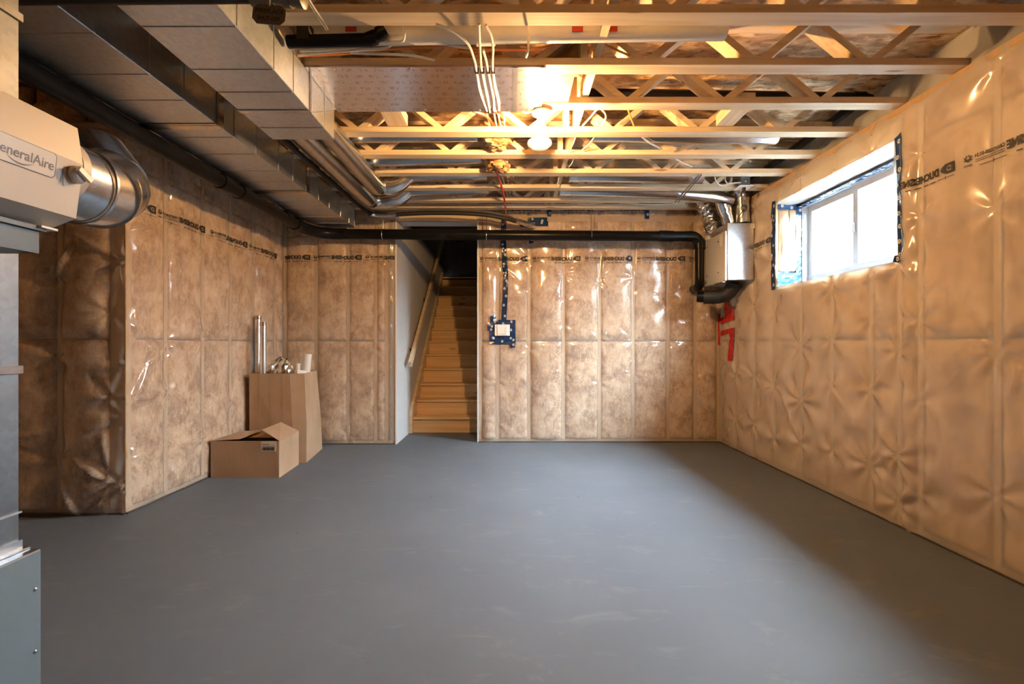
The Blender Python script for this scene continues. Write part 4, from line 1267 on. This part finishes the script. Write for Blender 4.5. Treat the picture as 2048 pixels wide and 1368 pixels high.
# socket, plug and cord
ob = thing('outlet_box', 'dark outlet box with a white cover plate above the ventilator', 'outlet', P(1490, 370, 4.55))
c_ = P(1488, 366, 4.53)
MB().bevbox(c_.x - 0.045, c_.x + 0.045, 4.50, 4.56, c_.z - 0.035, c_.z + 0.055, 0.004).build('box', M['grey_box'], ob)
MB().bevbox(c_.x - 0.065, c_.x + 0.062, 4.47, 4.60, c_.z - 0.046, c_.z - 0.038, 0.002).build('cover_plate', M['white'], ob)
MB().box(c_.x - 0.008, c_.x + 0.008, 4.497, 4.4995, c_.z + 0.0, c_.z + 0.012).build('print', M['paper'], ob)
cd = thing('power_cord', 'black coiled power cord hanging from the outlet to the ventilator', 'cord', (c_.x, 4.53, c_.z - 0.05))
MB().lathe((c_.x, 4.53, c_.z - 0.047), (0, 0, -1), [(0, 0.016), (0.03, 0.015), (0.05, 0.006)], 12).build('plug', M['rubber'], cd, True)
loop = [P(1483, 383, 4.60), P(1483, 400, 4.66), P(1485, 412, 4.69)]
for k in range(28):
    a = -PI / 2 + k * 2 * PI / 9
    loop.append(P(1488 + 5.5 * math.cos(a + 1.2), 416 + 6.5 * math.sin(a + 1.2), 4.69 + 0.012 * math.sin(k * 1.3)))
loop += [P(1484, 424, 4.71), P(1477, 434, 4.74), P(1474, 444, 4.78), P(1473.5, 446, 4.80)]
MB().tube(smooth_path(loop, 3), 0.004, 6).build('flex', M['rubber'], cd, True)
wlp = [P(1481, 365, 4.50)]
for k in range(16):
    a = PI / 2 - k * 2 * PI / 15
    wlp.append(P(1457 + 6.5 * math.cos(a), 358.5 + 8.5 * math.sin(a), 4.48 + 0.004 * k))
for k in range(12):
    a = 0.2 + k * 2 * PI / 12
    wlp.append(P(1446 + 17 * math.cos(a) * 0.95, 353 + 19 * math.sin(a), 4.50 + 0.003 * k))
tag(MB().tube(smooth_path(wlp, 3), 0.0065, 6).build('cable', M['cable_w'], None, True), 'white cable looped beside the outlet box', 'cable')

# ================================================================== FURNACE CORNER
FY = 1.45
fb = thing('furnace_cabinet', 'grey-blue painted furnace base cabinet at the edge of the room', 'furnace', (-1.75, 1.1, 0))
MB().bevbox(-2.15, -1.442, 0.55, FY, 0.0, 0.528, 0.003).build('cabinet', M['paint_blue'], fb)
for z_ in (0.415, 0.226):
    MB().lathe((-1.442, 1.43, z_), (1, 0, 0), [(0, 0.005), (0.003, 0.005), (0.005, 0.002)], 10).build('screw', M['galv_pipe'], fb, True)
MB().box(-2.15, -1.444, 0.55, FY, 0.5285, 0.5305).build('top_edge', M['galv_pipe'], fb)
cl = thing('plenum_duct', 'tall galvanised duct column standing on the furnace cabinet', 'duct', (-1.8, 1.1, 0.531))
KX = -1.508
for z0, z1 in ((0.531, 1.075), (1.085, 2.155), (2.165, HT - 0.002)):
    MB().bevbox(-2.10, KX, 0.60, FY - 0.002, z0, z1, 0.003).build('duct_section', M['plenum'], cl)
for z_ in (1.08, 2.16):
    MB().box(-2.105, KX + 0.008, 0.60, FY + 0.002, z_ - 0.012, z_ + 0.012).build('drive_cleat', M['galv_pipe'], cl)
MB().box(-2.105, KX + 0.006, 0.60, FY, 0.640, 0.646).build('bead', M['galv_dull'], cl)
MB().box(-2.12, KX + 0.030, 0.58, FY + 0.001, 0.5315, 0.536).box(KX + 0.0005, KX + 0.012, 0.60, FY - 0.004, 0.536, 0.560).build('base_flange', M['galv_pipe'], cl)
hm = thing('humidifier', 'cream plastic humidifier fixed to the galvanised duct column', 'humidifier', (-1.40, 1.2, CZ + 0.34))
YH0, YH1 = 0.93, 1.42
prof = [(KX + 0.001, 0.660), (-1.304, 0.648), (-1.287, 0.5376), (-1.3085, 0.376), (-1.394, 0.342), (KX + 0.001, 0.342)]
MB().prism([(x, YH0, CZ + z) for x, z in prof], (0, YH1 - YH0, 0)).build('housing', M['cream'], hm)
def hx(z, lift=0.0):     # face of the housing at height z above the eye
    return -1.287 + lift + ((z - 0.5376) * (-0.017 / 0.1104) if z > 0.5376 else (0.5376 - z) * (-0.0215 / 0.1616))
# badge with rounded corners, printed name
def face_poly(pts, lift):
    return [Vector((hx(z, lift), y, CZ + z)) for y, z in pts]
def rrect(y0, y1, z0, z1, r, n=5):
    out = []
    for cy, cz, a0 in ((y1 - r, z1 - r, 0), (y0 + r, z1 - r, PI / 2), (y0 + r, z0 + r, PI), (y1 - r, z0 + r, 1.5 * PI)):
        out += [(cy + r * math.cos(a0 + PI / 2 * i / n), cz + r * math.sin(a0 + PI / 2 * i / n)) for i in range(n + 1)]
    return out
bz0, bz1 = 0.4665, 0.5365
MB().prism(face_poly(rrect(1.02, 1.339, bz0, bz1, 0.012), 0.0004), (0.0010, 0, 0)).build('badge_rim', M['logo'], hm)
bg = MB().prism(face_poly(rrect(1.0225, 1.3355, bz0 + 0.002, bz1 - 0.002, 0.011), 0.0016), (0.0010, 0, 0)).build('badge', M['logo_pale'], hm)
v, f = text_mesh('GeneralAire', 0.036, 0.0004)
w_ = width(v); sc_ = 0.165 / w_
new_obj('printed_lettering', mesh_from('printed_lettering', [(hx(0.488 + y, 0.0032), 1.165 + x * sc_, CZ + 0.488 + y) for x, y in v], f), M['logo'], bg)
sw = []
for k in range(13):
    t = k / 12
    sw.append((1.205 + 0.075 * t, 0.486 - 0.010 * math.sin(PI * t)))
low = [(y, z - 0.0045 * math.sin(PI * k / 12)) for k, (y, z) in enumerate(sw)]
allp = face_poly(sw + low, 0.0032)
new_obj('printed_swoosh', mesh_from('printed_swoosh', allp, [(k, k + 1, 14 + k, 13 + k) for k in range(12)]), M['logo'], bg)
# panel line and damper knob
MB().box(hx(0.50) - 0.0, hx(0.50) + 0.0015, 1.360, 1.3615, CZ + 0.455, CZ + 0.535).build('panel_seam', M['logo'], hm)
kc = Vector((-1.288, 1.398, CZ + 0.500))
kb = MB().lathe(kc, (1, 0, 0), [(0, 0.026), (0.012, 0.026), (0.018, 0.020), (0.019, 0.004)], 20).build('damper_knob', M['cream'], hm, True)
MB().beam(kc + Vector((0.026, -0.020, 0.012)), kc + Vector((0.026, 0.020, -0.012)), 0.016, 0.010, (1, 0, 0)).build('grip', M['white'], kb)
MB().box(KX + 0.001, -1.375, YH0, 1.375, CZ + 0.262, CZ + 0.326).box(KX + 0.001, -1.362, YH0, 1.384, CZ + 0.327, CZ + 0.340).build('drain_tray', M['tray'], hm)
MB().bevbox(-1.40, -1.352, 1.36, 1.41, CZ + 0.335, CZ + 0.3415, 0.001).build('spill_tab', M['white'], hm)
# elbow duct leaving the far end of the humidifier
be = thing('bypass_elbow', 'large gored steel elbow duct at the end of the humidifier', 'duct', (-1.43, 1.42, 1.71))
EC = Vector((-1.448, 0, CZ + 0.530))
r_ = 0.124
MB().tube([(-1.385, 1.421, EC.z), (-1.385, 1.4485, EC.z)], 0.10, 36).build('collar', M['cream'], be, True)
MB().tube([(EC.x, 1.4495, EC.z), (EC.x, 1.585, EC.z)], r_, 36).build('pipe', M['galv_pipe'], be, True)
MB().tube([(EC.x, 1.583, EC.z), (EC.x, 1.592, EC.z)], r_ + 0.006, 36).build('bead', M['galv_pipe'], be, True)
br = 0.20
prev = None
dirn = Vector((-math.cos(0.85), 0, math.sin(0.85)))
cc = Vector((EC.x, 1.590, EC.z)) + dirn * br
ga = [cc - dirn * br * math.cos(PI / 2 * k / 4) + Vector((0, 1, 0)) * br * math.sin(PI / 2 * k / 4) for k in range(5)]
for k in range(4):
    tdir = (ga[k + 1] - ga[k]).normalized()
    MB().tube([ga[k] - tdir * 0.035, ga[k + 1] + tdir * 0.035], r_ + (0.003 if k % 2 else 0.0), 36).build('gore', M['galv_pipe'], be, True)
# gas pipe, valve and tag across the top
gp = thing('gas_pipe', 'black iron gas pipe crossing below the ducts with a valve', 'gas pipe', (-1.4, 1.70, 2.41))
GZ = CZ + 1.252
MB().tube([(-2.6, 1.70, GZ - 0.004), (-0.92, 1.70, GZ + 0.008)], 0.030, 20).build('pipe', M['iron'], gp, True)
MB().tube([(-0.935, 1.70, GZ + 0.008), (-0.85, 1.70, GZ + 0.008)], 0.042, 20).build('valve_body', M['brass'], gp, True)
MB().lathe((-0.85, 1.70, GZ + 0.008), (1, 0, 0), [(0, 0.036), (0.03, 0.036), (0.03, 0.046), (0.055, 0.046), (0.055, 0.040), (0.075, 0.040), (0.075, 0.047), (0.100, 0.047), (0.104, 0.040)], 20).build('union', M['brass'], gp, True)
MB().beam((-0.895, 1.70, GZ + 0.05), (-0.895, 1.70, GZ + 0.075), 0.012, 0.012, (1, 0, 0)).beam((-0.93, 1.70, GZ + 0.078), (-0.80, 1.70, GZ + 0.090), 0.020, 0.008).build('valve_handle', M['brass'], gp)
tg = thing('valve_tag', 'hand-lettered grey card tag hanging from the gas valve', 'tag', P(538, 30, 1.64))
tc_ = P(538, 28.5, 1.645)
tw, th, tr = 0.058, 0.034, 0.016
oc = [(-tw, -th + tr), (-tw + tr, -th), (tw - tr, -th), (tw, -th + tr), (tw, th - tr), (tw - tr, th), (-tw + tr, th), (-tw, th - tr)]
rot_ = -0.10
def tp(x, y, dy):
    return tc_ + Vector((x * math.cos(rot_) - y * math.sin(rot_), dy, x * math.sin(rot_) + y * math.cos(rot_)))
MB().prism([tp(x, y, 0) for x, y in oc], (0, 0.004, 0)).build('card', M['tag_card'], tg)
for s_, yy_ in (('FIREPLACE', 0.004), ('SHUT OFF', -0.022)):
    v, f = text_mesh(s_, 0.020, 0.0005)
    w_ = width(v); k_ = (0.098 if s_[0] == 'F' else 0.080) / w_
    new_obj('printed_lettering', mesh_from('printed_lettering', [tp(x * k_ - 0.5 * w_ * k_, y + yy_, -0.001) for x, y in v], f), M['ink'], tg)
MB().tube([tp(0, 0.028, -0.002), (tc_.x, 1.652, GZ - 0.02), (tc_.x, 1.66, GZ + 0.03)], 0.002, 6).build('string', M['paper'], tg)
# raw batt stuffed in the rim above the left front wall
for k in range(4):
    x0 = -3.95 + k * 0.35
    tag(lumpy('rim_batt', M['batt_dark'], None, (x0, LF + 0.03, 2.672), (0.345, 0, 0), (0, 0, 0.25), (0, -1, 0), 20, 16, 0.07, 70 + k, 4),
        'raw brown fibreglass stuffed above the wall behind the furnace', 'insulation', 'rim insulation behind the furnace')

# ================================================================== CARTONS
sb = thing('cardboard_box', 'low brown carton with half-open flaps on the floor', 'box', (-2.29, 4.3, 0))
A, B, C_, D_ = Vector((-2.585, 4.066, 0)), Vector((-1.996, 4.066, 0)), Vector((-2.030, 4.52, 0)), Vector((-2.575, 4.50, 0))
hB = 0.318
up = Vector((0, 0, hB))
def panel(name, pts, th, m, parent, nrm):
    n = Vector(nrm).normalized() * th
    return MB().prism(pts, n).build(name, M[m], parent)
panel('side', [A, B, B + up, A + up], 0.005, 'card', sb, (0, 1, 0))
panel('side', [B + Vector((0, 0.006, 0)), C_, C_ + up, B + up + Vector((0, 0.006, 0))], 0.005, 'card', sb, (-1, 0, 0))
panel('side', [C_ - Vector((0.006, 0, 0)), D_, D_ + up, C_ + up - Vector((0.006, 0, 0))], 0.005, 'card', sb, (0, -1, 0))
panel('side', [D_, A + Vector((0, 0.006, 0)), A + up + Vector((0, 0.006, 0)), D_ + up], 0.005, 'card', sb, (1, 0, 0))
panel('bottom', [A + Vector((0.006, 0.006, 0.001)), B + Vector((-0.006, 0.006, 0.001)), C_ + Vector((-0.006, -0.006, 0.001)), D_ + Vector((0.006, -0.006, 0.001))], 0.004, 'card', sb, (0, 0, 1))
T_ = lambda v, dz: Vector((v.x, v.y, dz))
# right flap lifted like a ridge, left and back flaps lying in
fl = panel('flap', [T_(B, hB + 0.001), T_(C_, hB + 0.001), Vector((-2.20, 4.52, hB + 0.085)), Vector((-2.22, 4.20, hB + 0.070))], 0.004, 'card', sb, (0.3, 0, 1))
panel('flap', [T_(D_, hB + 0.001), T_(A, hB + 0.001), Vector((-2.35, 4.09, hB + 0.012)), Vector((-2.34, 4.47, hB + 0.020))], 0.004, 'card', sb, (0, 0, 1))
panel('flap', [T_(C_, hB - 0.001) - Vector((0.02, 0, 0)), T_(D_, hB - 0.001) + Vector((0.02, 0, 0)), Vector((-2.53, 4.30, hB - 0.012)), Vector((-2.10, 4.30, hB - 0.015))], 0.004, 'card', sb, (0, 0, -1))
panel('flap', [T_(A, hB - 0.001) + Vector((0.02, 0.006, 0)), T_(B, hB - 0.001) + Vector((-0.02, 0.006, 0)), Vector((-2.08, 4.11, hB - 0.10)), Vector((-2.5, 4.11, hB - 0.10))], 0.004, 'card', sb, (0, 1, 0))
lb = MB().box(-2.150, -2.020, 4.0645, 4.0655, hB - 0.088, hB - 0.004).build('shipping_sticker', M['paper'], sb)
bars = MB(); rb_ = random.Random(5); x = -2.14
while x < -2.035:
    w_ = rb_.choice((0.0015, 0.003, 0.0045)); bars.box(x, x + w_, 4.0635, 4.0643, hB - 0.080, hB - 0.052); x += w_ + rb_.choice((0.0015, 0.003))
bars.box(-2.14, -2.03, 4.0635, 4.0643, hB - 0.046, hB - 0.043).box(-2.14, -2.08, 4.0635, 4.0643, hB - 0.030, hB - 0.026)
bars.build('bar_print', M['ink'], lb)
MB().box(-2.0135, -2.0120, 4.29, 4.34, hB - 0.09, hB + 0.003).build('packing_tape', plain('packing_tape', (0.34, 0.25, 0.17), 0.25), sb)

tb = thing('cardboard_box', 'tall brown carton holding foil tubes and plastic pipe pieces', 'box', (-2.27, 4.85, 0))
bot = [(-2.545, 4.60), (-2.09, 4.572), (-1.987, 4.590), (-2.075, 5.20), (-2.10, 5.235), (-2.55, 5.22)]
tp_ = [(-2.541, 4.585, 0.868), (-2.15, 4.590, 0.866), (-2.018, 4.615, 0.868), (-2.105, 5.12, 0.868), (-2.13, 5.17, 0.868), (-2.54, 5.16, 0.868)]
th = 0.006
n6 = len(bot)
cen = Vector((-2.3, 4.9, 0))
ib = [Vector((x, y, 0)).lerp(cen, 0.016) for x, y in bot]; it = [Vector((x, y, 0)).lerp(cen, 0.016) for x, y, z in tp_]
mid = [((x0 + x1) / 2 + (0.012 if k in (2, 3) else 0), (y0 + y1) / 2, 0.40) for k, ((x0, y0), (x1, y1, z)) in enumerate(zip(bot, tp_))]
for k in range(n6):
    l = (k + 1) % n6
    mb = MB().add([(*bot[k], 0), (*bot[l], 0), mid[l], mid[k], tp_[l], tp_[k],
                   (ib[k].x, ib[k].y, 0), (ib[l].x, ib[l].y, 0), (it[l].x, it[l].y, tp_[l][2]), (it[k].x, it[k].y, tp_[k][2])],
                  [(0, 1, 2, 3), (3, 2, 4, 5), (7, 6, 9, 8), (5, 4, 8, 9), (1, 0, 6, 7)])
    mb.build('side', M['card'], tb)
MB().prism([(x, y, 0.002) for x, y in [(p.x, p.y) for p in ib]], (0, 0, 0.006)).build('bottom', M['card'], tb)
for x0_, k_ in ((-2.44, 0), (-2.33, 0), (-2.21, 0)):
    MB().beam((x0_ - 0.004, 4.590 - 0.004, 0.02), (x0_, 4.584, 0.864), 0.0025, 0.002, (0, 1, 0)).build('score_line', M['card'], tb)

# contents of the tall carton
def foil_tube(label, px, d, ztop, r, lean):
    t = thing('foil_tube', label, 'duct tube', (P(px, 748, d).x, d, 0.01), 'foil tubes in the tall carton')
    b0 = Vector((P(px, 748, d).x + lean * -0.01, d, 0.012)); tp0 = Vector((P(px, 640, d).x, d, ztop))
    MB().tube([b0, tp0], r, 24, cap=False).build('tube', M['foil_smooth'], t, True)
    MB().tube([tp0 - Vector((0, 0, 0.035)), tp0 + Vector((0, 0, 0.002))], r + 0.002, 24, cap=False).build('crimped_end', M['galv_pipe'], t, True)
foil_tube('shiny foil tube standing nearest the front of the tall carton', 526.5, 4.66, 1.37, 0.029, 0)
foil_tube('duller foil tube leaning behind the shiny one in the carton', 516, 4.80, 1.44, 0.030, 1)
fc = thing('foil_duct_bundle', 'crumpled silver foil duct piece bulging from the tall carton', 'duct', P(563, 748, 4.8))
rs_ = random.Random(77)
mb = MB(); c_ = P(562, 745, 4.80)
nu_, nv_ = 22, 14
vv_, ff_ = [], []
for i in range(nu_):
    for j in range(nv_):
        a = 2 * PI * i / nu_; b = -PI / 2 + PI * j / (nv_ - 1)
        k_ = 1 + rs_.uniform(-0.09, 0.09)
        vv_.append((c_.x + 0.118 * k_ * math.cos(a) * math.cos(b), c_.y + 0.10 * k_ * math.sin(a) * math.cos(b), c_.z + 0.005 + 0.15 * k_ * (abs(math.sin(b)) ** 0.8) * (1 if b > 0 else -1)))
for i in range(nu_):
    for j in range(nv_ - 1):
        ff_.append((i * nv_ + j, ((i + 1) % nu_) * nv_ + j, ((i + 1) % nu_) * nv_ + j + 1, i * nv_ + j + 1))
MB().add(vv_, ff_).build('crumpled_sleeve', M['foil'], fc)
def pvc_piece(label, p0, p1, r):
    t = thing('plastic_pipe', label, 'pipe', p0, 'plastic pipe pieces in the tall carton')
    d_ = (Vector(p1) - Vector(p0)).normalized()
    MB().tube([p0, p1], r, 22).build('pipe', M['pvc'], t, True)
    MB().tube([Vector(p1) - d_ * 0.02, Vector(p1) + d_ * 0.001], r + 0.002, 22).build('end', M['pvc'], t, True)
pvc_piece('thick white plastic pipe leaning out of the tall carton', P(607, 790, 4.86), P(615, 708, 4.88), 0.042)
pvc_piece('slim white plastic pipe stub in the tall carton', P(594, 790, 4.82), P(596, 727, 4.82), 0.022)
ww = thing('white_tray', 'white plastic tray with slots sticking out of the tall carton', 'tray', P(611, 760, 4.72))
MB().beam(P(593, 752, 4.70), P(622, 756, 4.90), 0.010, 0.13).build('front', M['white'], ww)
MB().beam(P(591, 752, 4.72), P(593, 752, 4.90), 0.010, 0.12).build('side', M['white'], ww)
for px in (605, 618):
    q_ = P(px, 744, 4.785 if px < 610 else 4.875); MB().box(q_.x - 0.004, q_.x + 0.004, q_.y - 0.012, q_.y - 0.008, q_.z - 0.03, q_.z + 0.03).build('slot', M['grey_box'], ww)
tag(MB().tube(smooth_path([P(598, 760, 4.84), P(600, 722, 4.84), P(597, 705, 4.84), P(594, 686, 4.84), P(593, 690, 4.84), P(596, 722, 4.84)], 5), 0.002, 5).build('loose_wire', M['galv_pipe']), 'thin bent wire poking up from the tall carton', 'wire')

# ================================================================== TAPED ELECTRICAL BOX
def UW(px, py):
    p = P(px, py, BW); return (p.x - SR, p.z)
eb = thing('electrical_box', 'white cover plate in blue tape on the stair side wall', 'electrical box', P(1003, 662, BW - 0.03))
p_ = P(1004.5, 660.5, BW - 0.03)
MB().bevbox(p_.x - 0.088, p_.x + 0.088, BW - 0.050, BW - 0.010, p_.z - 0.066, p_.z + 0.066, 0.003).build('box', M['white'], eb)
cv = MB().bevbox(p_.x - 0.058, p_.x + 0.062, BW - 0.058, BW - 0.0505, p_.z - 0.058, p_.z + 0.060, 0.002).build('cover', M['white'], eb)
MB().tube([(p_.x - 0.03, BW - 0.0585, p_.z - 0.04), (p_.x + 0.035, BW - 0.0585, p_.z - 0.042), (p_.x + 0.035, BW - 0.0585, p_.z + 0.03)], 0.0012, 4).build('pencil_line', M['grey_box'], cv)
fr_ = [(982, 640, 1031, 651), (975, 645, 989, 661), (979, 651, 990, 684), (1018, 650, 1031, 690), (979, 671, 1030, 688), (1020, 684, 1030, 695), (981, 632, 992, 650)]
quads = []
for x0, y0, x1, y1 in fr_:
    a, b = UW(x0, y1), UW(x1, y0)
    quads.append([(a[0], a[1]), (b[0], a[1]), (b[0], b[1]), (a[0], b[1])])
t_ = sheet_tape(WB, f_back, 'blue_tape', M['tape_blue'], quads, True, 0.012)
strip = [(1007.5, 643), (1010, 600), (1011.5, 555), (1009, 520), (1006.5, 480), (1008, 440)]
quads = []
for (xa, ya_), (xb, yb_) in zip(strip[:-1], strip[1:]):
    a0, a1 = UW(xa - 5.2, ya_), UW(xa + 5.2, ya_); b1, b0 = UW(xb + 5.2, yb_), UW(xb - 5.2, yb_)
    quads.append([a0, a1, b1, b0])
sheet_tape(WB, f_back, 'blue_tape', M['tape_blue'], quads, True, 0.012)
for x0, y0, x1, y1 in ((1058, 474, 1066, 487), (1055, 436, 1094, 446), (1070, 444, 1096, 454), (1040, 446, 1060, 454), (1094, 420, 1102, 434), (1288, 421, 1297, 439), (1049, 512, 1055, 522), (1254, 512, 1260, 522)):
    a, b = UW(x0, y1), UW(x1, y0)
    sheet_tape(WB, f_back, 'blue_tape', M['tape_blue'], [[(a[0], a[1]), (b[0], a[1]), (b[0], b[1]), (a[0], b[1])]], True, 0.007)
# red tape where the corner meets
def UR(px, py):
    d = RW * F / (px - VX); p = P(px, py, d); return (BW - d, p.z)
def rq(pts):
    return [UR(*p) for p in pts]
rt = [rq([(1454, 604), (1463, 597), (1464, 640), (1455, 646)]), rq([(1462, 614), (1471, 613), (1471, 634), (1462, 638)]),
      rq([(1444, 637), (1471, 626), (1471, 640), (1444, 649)]),
      rq([(1445, 662), (1471, 655), (1471, 664), (1445, 672)]), rq([(1464, 662), (1470.5, 660), (1470, 700), (1462.5, 702)]), rq([(1462, 700), (1469.5, 699), (1469, 722), (1461, 722)])]
sheet_tape(WR, f_r, 'red_tape', M['tape_red'], rt, False, 0.008)
a, b = UW(1435, 690), UW(1443.5, 627)
sheet_tape(WB, f_back, 'red_tape', M['tape_red'], [[(a[0], a[1]), (b[0], a[1]), (b[0], b[1]), (a[0], b[1])]], False, 0.010)

# ================================================================== CABLES
def cable(label, pts, r, m='cable_w', cat='cable', group=None):
    return tag(MB().tube(smooth_path(pts, 6), r, 7).build('cable', M[m], None, True), label, cat, group)
zc = HT - CZ - 0.022
G4 = 'white cables crossing the foil panel'
tails = [[(-0.17, 3.10, HT + 0.06), (-0.15, 3.6, HT + 0.14), (-0.10, 4.4, HT + 0.13), (-0.02, 5.10, HT + 0.08)],
         [(-0.12, 3.10, HT + 0.06), (-0.10, 3.6, HT + 0.12), (-0.04, 4.4, HT + 0.11), (0.0, 5.10, HT + 0.07)],
         [(-0.09, 3.12, HT + 0.06), (-0.07, 3.6, HT + 0.13), (-0.01, 4.4, HT + 0.12), (0.03, 5.10, HT + 0.08)],
         [(-0.05, 3.12, HT + 0.06), (-0.04, 3.6, HT + 0.12), (0.02, 4.4, HT + 0.11), (0.05, 5.10, HT + 0.06)]]
heads = [[(872, 48), (906, 62), (936, 88), (948, 118), (952, 136), (958, 176), (968, 206), (974, 222)],
         [(958, 48), (959, 78), (961, 112), (963, 137), (971, 180), (977, 206), (980, 224)],
         [(972, 50), (982, 70), (986, 96), (985, 134), (989, 172), (996, 202), (998, 220)],
         [(966, 100), (972, 120), (975, 137), (981, 168), (987, 200), (989, 222)]]
labs = ['white cable sweeping in a wide curve onto the foil panel', 'straight white cable beside the curved one over the foil panel', 'white cable nearest the short foil board', 'white cable crossing between its neighbours on the foil panel']
for ci, (hpts, tpts, lab) in enumerate(zip(heads, tails, labs)):
    co = cable(lab, [PZ(x, y, zc) for x, y in hpts] + tpts, 0.0065, group=G4)
    for y_ in (TY[1] + 0.03, TY[2] + 0.07):
        py = VY - F * zc / y_
        px = np.interp(py, [q[1] for q in hpts], [q[0] for q in hpts])
        xw = (px - VX) * y_ / F
        MB().box(xw - 0.011, xw + 0.011, y_ - 0.004, y_ + 0.004, HT - 0.031, HT - 0.0115).build('staple', M['staple'], co)
cable('white cable dropping straight down from the nearest truss', [P(1058, 30, 2.28), P(1057.5, 70, 2.31), P(1056, 100, 2.34), P(1052, 114, 2.40)], 0.0065)
cable('white cable end dangling beside the gas valve', [P(606, -20, 1.9), P(622, 8, 1.95), P(640, 36, 2.00), P(655, 60, 2.03)], 0.007)
cable('orange cable strung along the bay behind the nearest truss', [P(592, 112, 2.46), P(680, 108, 2.46), P(780, 98, 2.46), P(880, 93, 2.46), P(980, 99, 2.46), P(1060, 99, 2.46), P(1120, 86, 2.46), P(1155, 70, 2.47)], 0.007, 'cable_o')
cable('orange cable passing through the webs by the right wall', [P(1180, 74, 2.48), P(1215, 92, 2.50), P(1260, 112, 2.52)], 0.006, 'cable_o')
GB = 'white cables bundled behind the nearest truss'
cable('white cable running lowest in the bundle over the supply duct', [P(596, 110, 2.44), P(660, 104, 2.43), P(720, 100, 2.43), P(770, 96, 2.43), P(788, 84, 2.42)], 0.0075, group=GB)
cable('white cable crossing the bundle and rising at the white pipe', [P(600, 102, 2.42), P(680, 98, 2.42), P(740, 90, 2.42), P(800, 84, 2.42), P(880, 88, 2.42), P(940, 96, 2.44)], 0.0075, group=GB)
cable('white cable bending down over the second truss', [P(700, 106, 2.45), P(790, 109, 2.46), P(830, 112, 2.47), P(870, 120, 2.50)], 0.0065, group=GB)
cable('pale cable hanging as a loop from the white pipe', [P(808, 52, 2.34), P(808, 76, 2.34), P(800, 83, 2.36), P(770, 84, 2.38)], 0.006)
GW = 'white cables drooping in the bays right of the bulb'
cable('white cable arching over the truss right of the bulb', [P(1165, 252, 3.20), P(1180, 236, 3.18), P(1196, 218, 3.15), P(1206, 222, 3.16), P(1212, 234, 3.20), P(1203, 252, 3.27)], 0.0065, group=GW)
cable('orange cable slanting beside the strongback', [P(1256, 218, 3.16), P(1262, 236, 3.22), P(1268, 252, 3.27)], 0.006, 'cable_o')
cable('white cable slanting across the third bay', [P(1282, 272, 3.46), P(1300, 286, 3.55), P(1322, 298, 3.66)], 0.0075, group=GW)
cable('pale cable slanting across the fourth bay', [P(1350, 316, 3.87), P(1366, 326, 3.95), P(1384, 333, 4.05)], 0.0075, group=GW)
for k, (xa, ya_, xb, yb_, d0, d1) in enumerate(((1152, 276, 1138, 302, 3.46, 3.7), (1190, 276, 1164, 300, 3.46, 3.7), (1148, 318, 1138, 334, 3.86, 4.05), (1118, 356, 1112, 372, 4.28, 4.45))):
    cable('thin white cable hugging the strongback, %s from the bulb' % ORD[k], [P(xa, ya_ - 4, d0), P(0.5 * (xa + xb) + 1, 0.5 * (ya_ + yb_), 0.5 * (d0 + d1)), P(xb, yb_, d1)], 0.005, group=GW)
cable('red cable hanging past the insulation scraps', [P(946, 222, 3.12), P(972, 232, 3.20), P(984, 250, 3.42), P(986, 285, 3.60), P(990, 330, 4.0), P(1000, 362, 4.35), P(1008, 395, 4.80), P(1012, 430, 5.40), P(1010, 448, 5.50)], 0.010, 'cable_r')
cable('long white cable drooping under the last bay by the back wall', [P(1140, 404, 5.10), P(1170, 408, 5.11), P(1210, 405, 5.11), P(1250, 405, 5.11), P(1290, 409, 5.11), P(1370, 407, 5.11)], 0.005)
cable('short white cable stub beside the lit bulb', [P(1044, 220, 3.10), P(1050, 226, 3.12), P(1060, 224, 3.12), P(1066, 221, 3.11)], 0.0055)
# insulation scraps hanging in the bays
for lab, y0, y1, xl_, xr_, zt, zb, sd_ in (('fibreglass scrap around the cables in the bay behind the detector', TY[3] + TW + 0.03, TY[4] - 0.03, -0.225, 0.02, HT + 0.16, HT + 0.0, 3),
                                      ('fibreglass scrap drooping below the trusses around the cables', TY[4] + TW + 0.03, TY[5] - 0.03, -0.215, 0.0, HT + 0.14, HT - 0.035, 6)):
    rs_ = np.random.RandomState(sd_)
    vv_, ff_ = [], []
    nu_, nv_ = 26, 16
    cx, cy, cz = 0.5 * (xl_ + xr_), 0.5 * (y0 + y1), 0.5 * (zt + zb)
    for i in range(nu_):
        for j in range(nv_):
            a = 2 * PI * i / nu_; b = -PI / 2 + PI * j / (nv_ - 1)
            ex = lambda q: math.copysign(abs(q) ** 0.7, q)
            kx = 0.9 + 0.42 * (rs_.rand() - 0.5) + 0.10 * math.sin(3 * a + sd_) 
            vv_.append((cx + 0.5 * (xr_ - xl_) * kx * ex(math.cos(a)) * ex(math.cos(b)), cy + 0.5 * (y1 - y0) * kx * ex(math.sin(a)) * ex(math.cos(b)), cz + 0.5 * (zt - zb) * kx * ex(math.sin(b))))
    for i in range(nu_):
        for j in range(nv_ - 1):
            ff_.append((i * nv_ + j, ((i + 1) % nu_) * nv_ + j, ((i + 1) % nu_) * nv_ + j + 1, i * nv_ + j + 1))
    tag(MB().add(vv_, ff_).build('insulation_scrap', M['batt'], None, True), lab, 'insulation', 'fibreglass scraps in the bays')
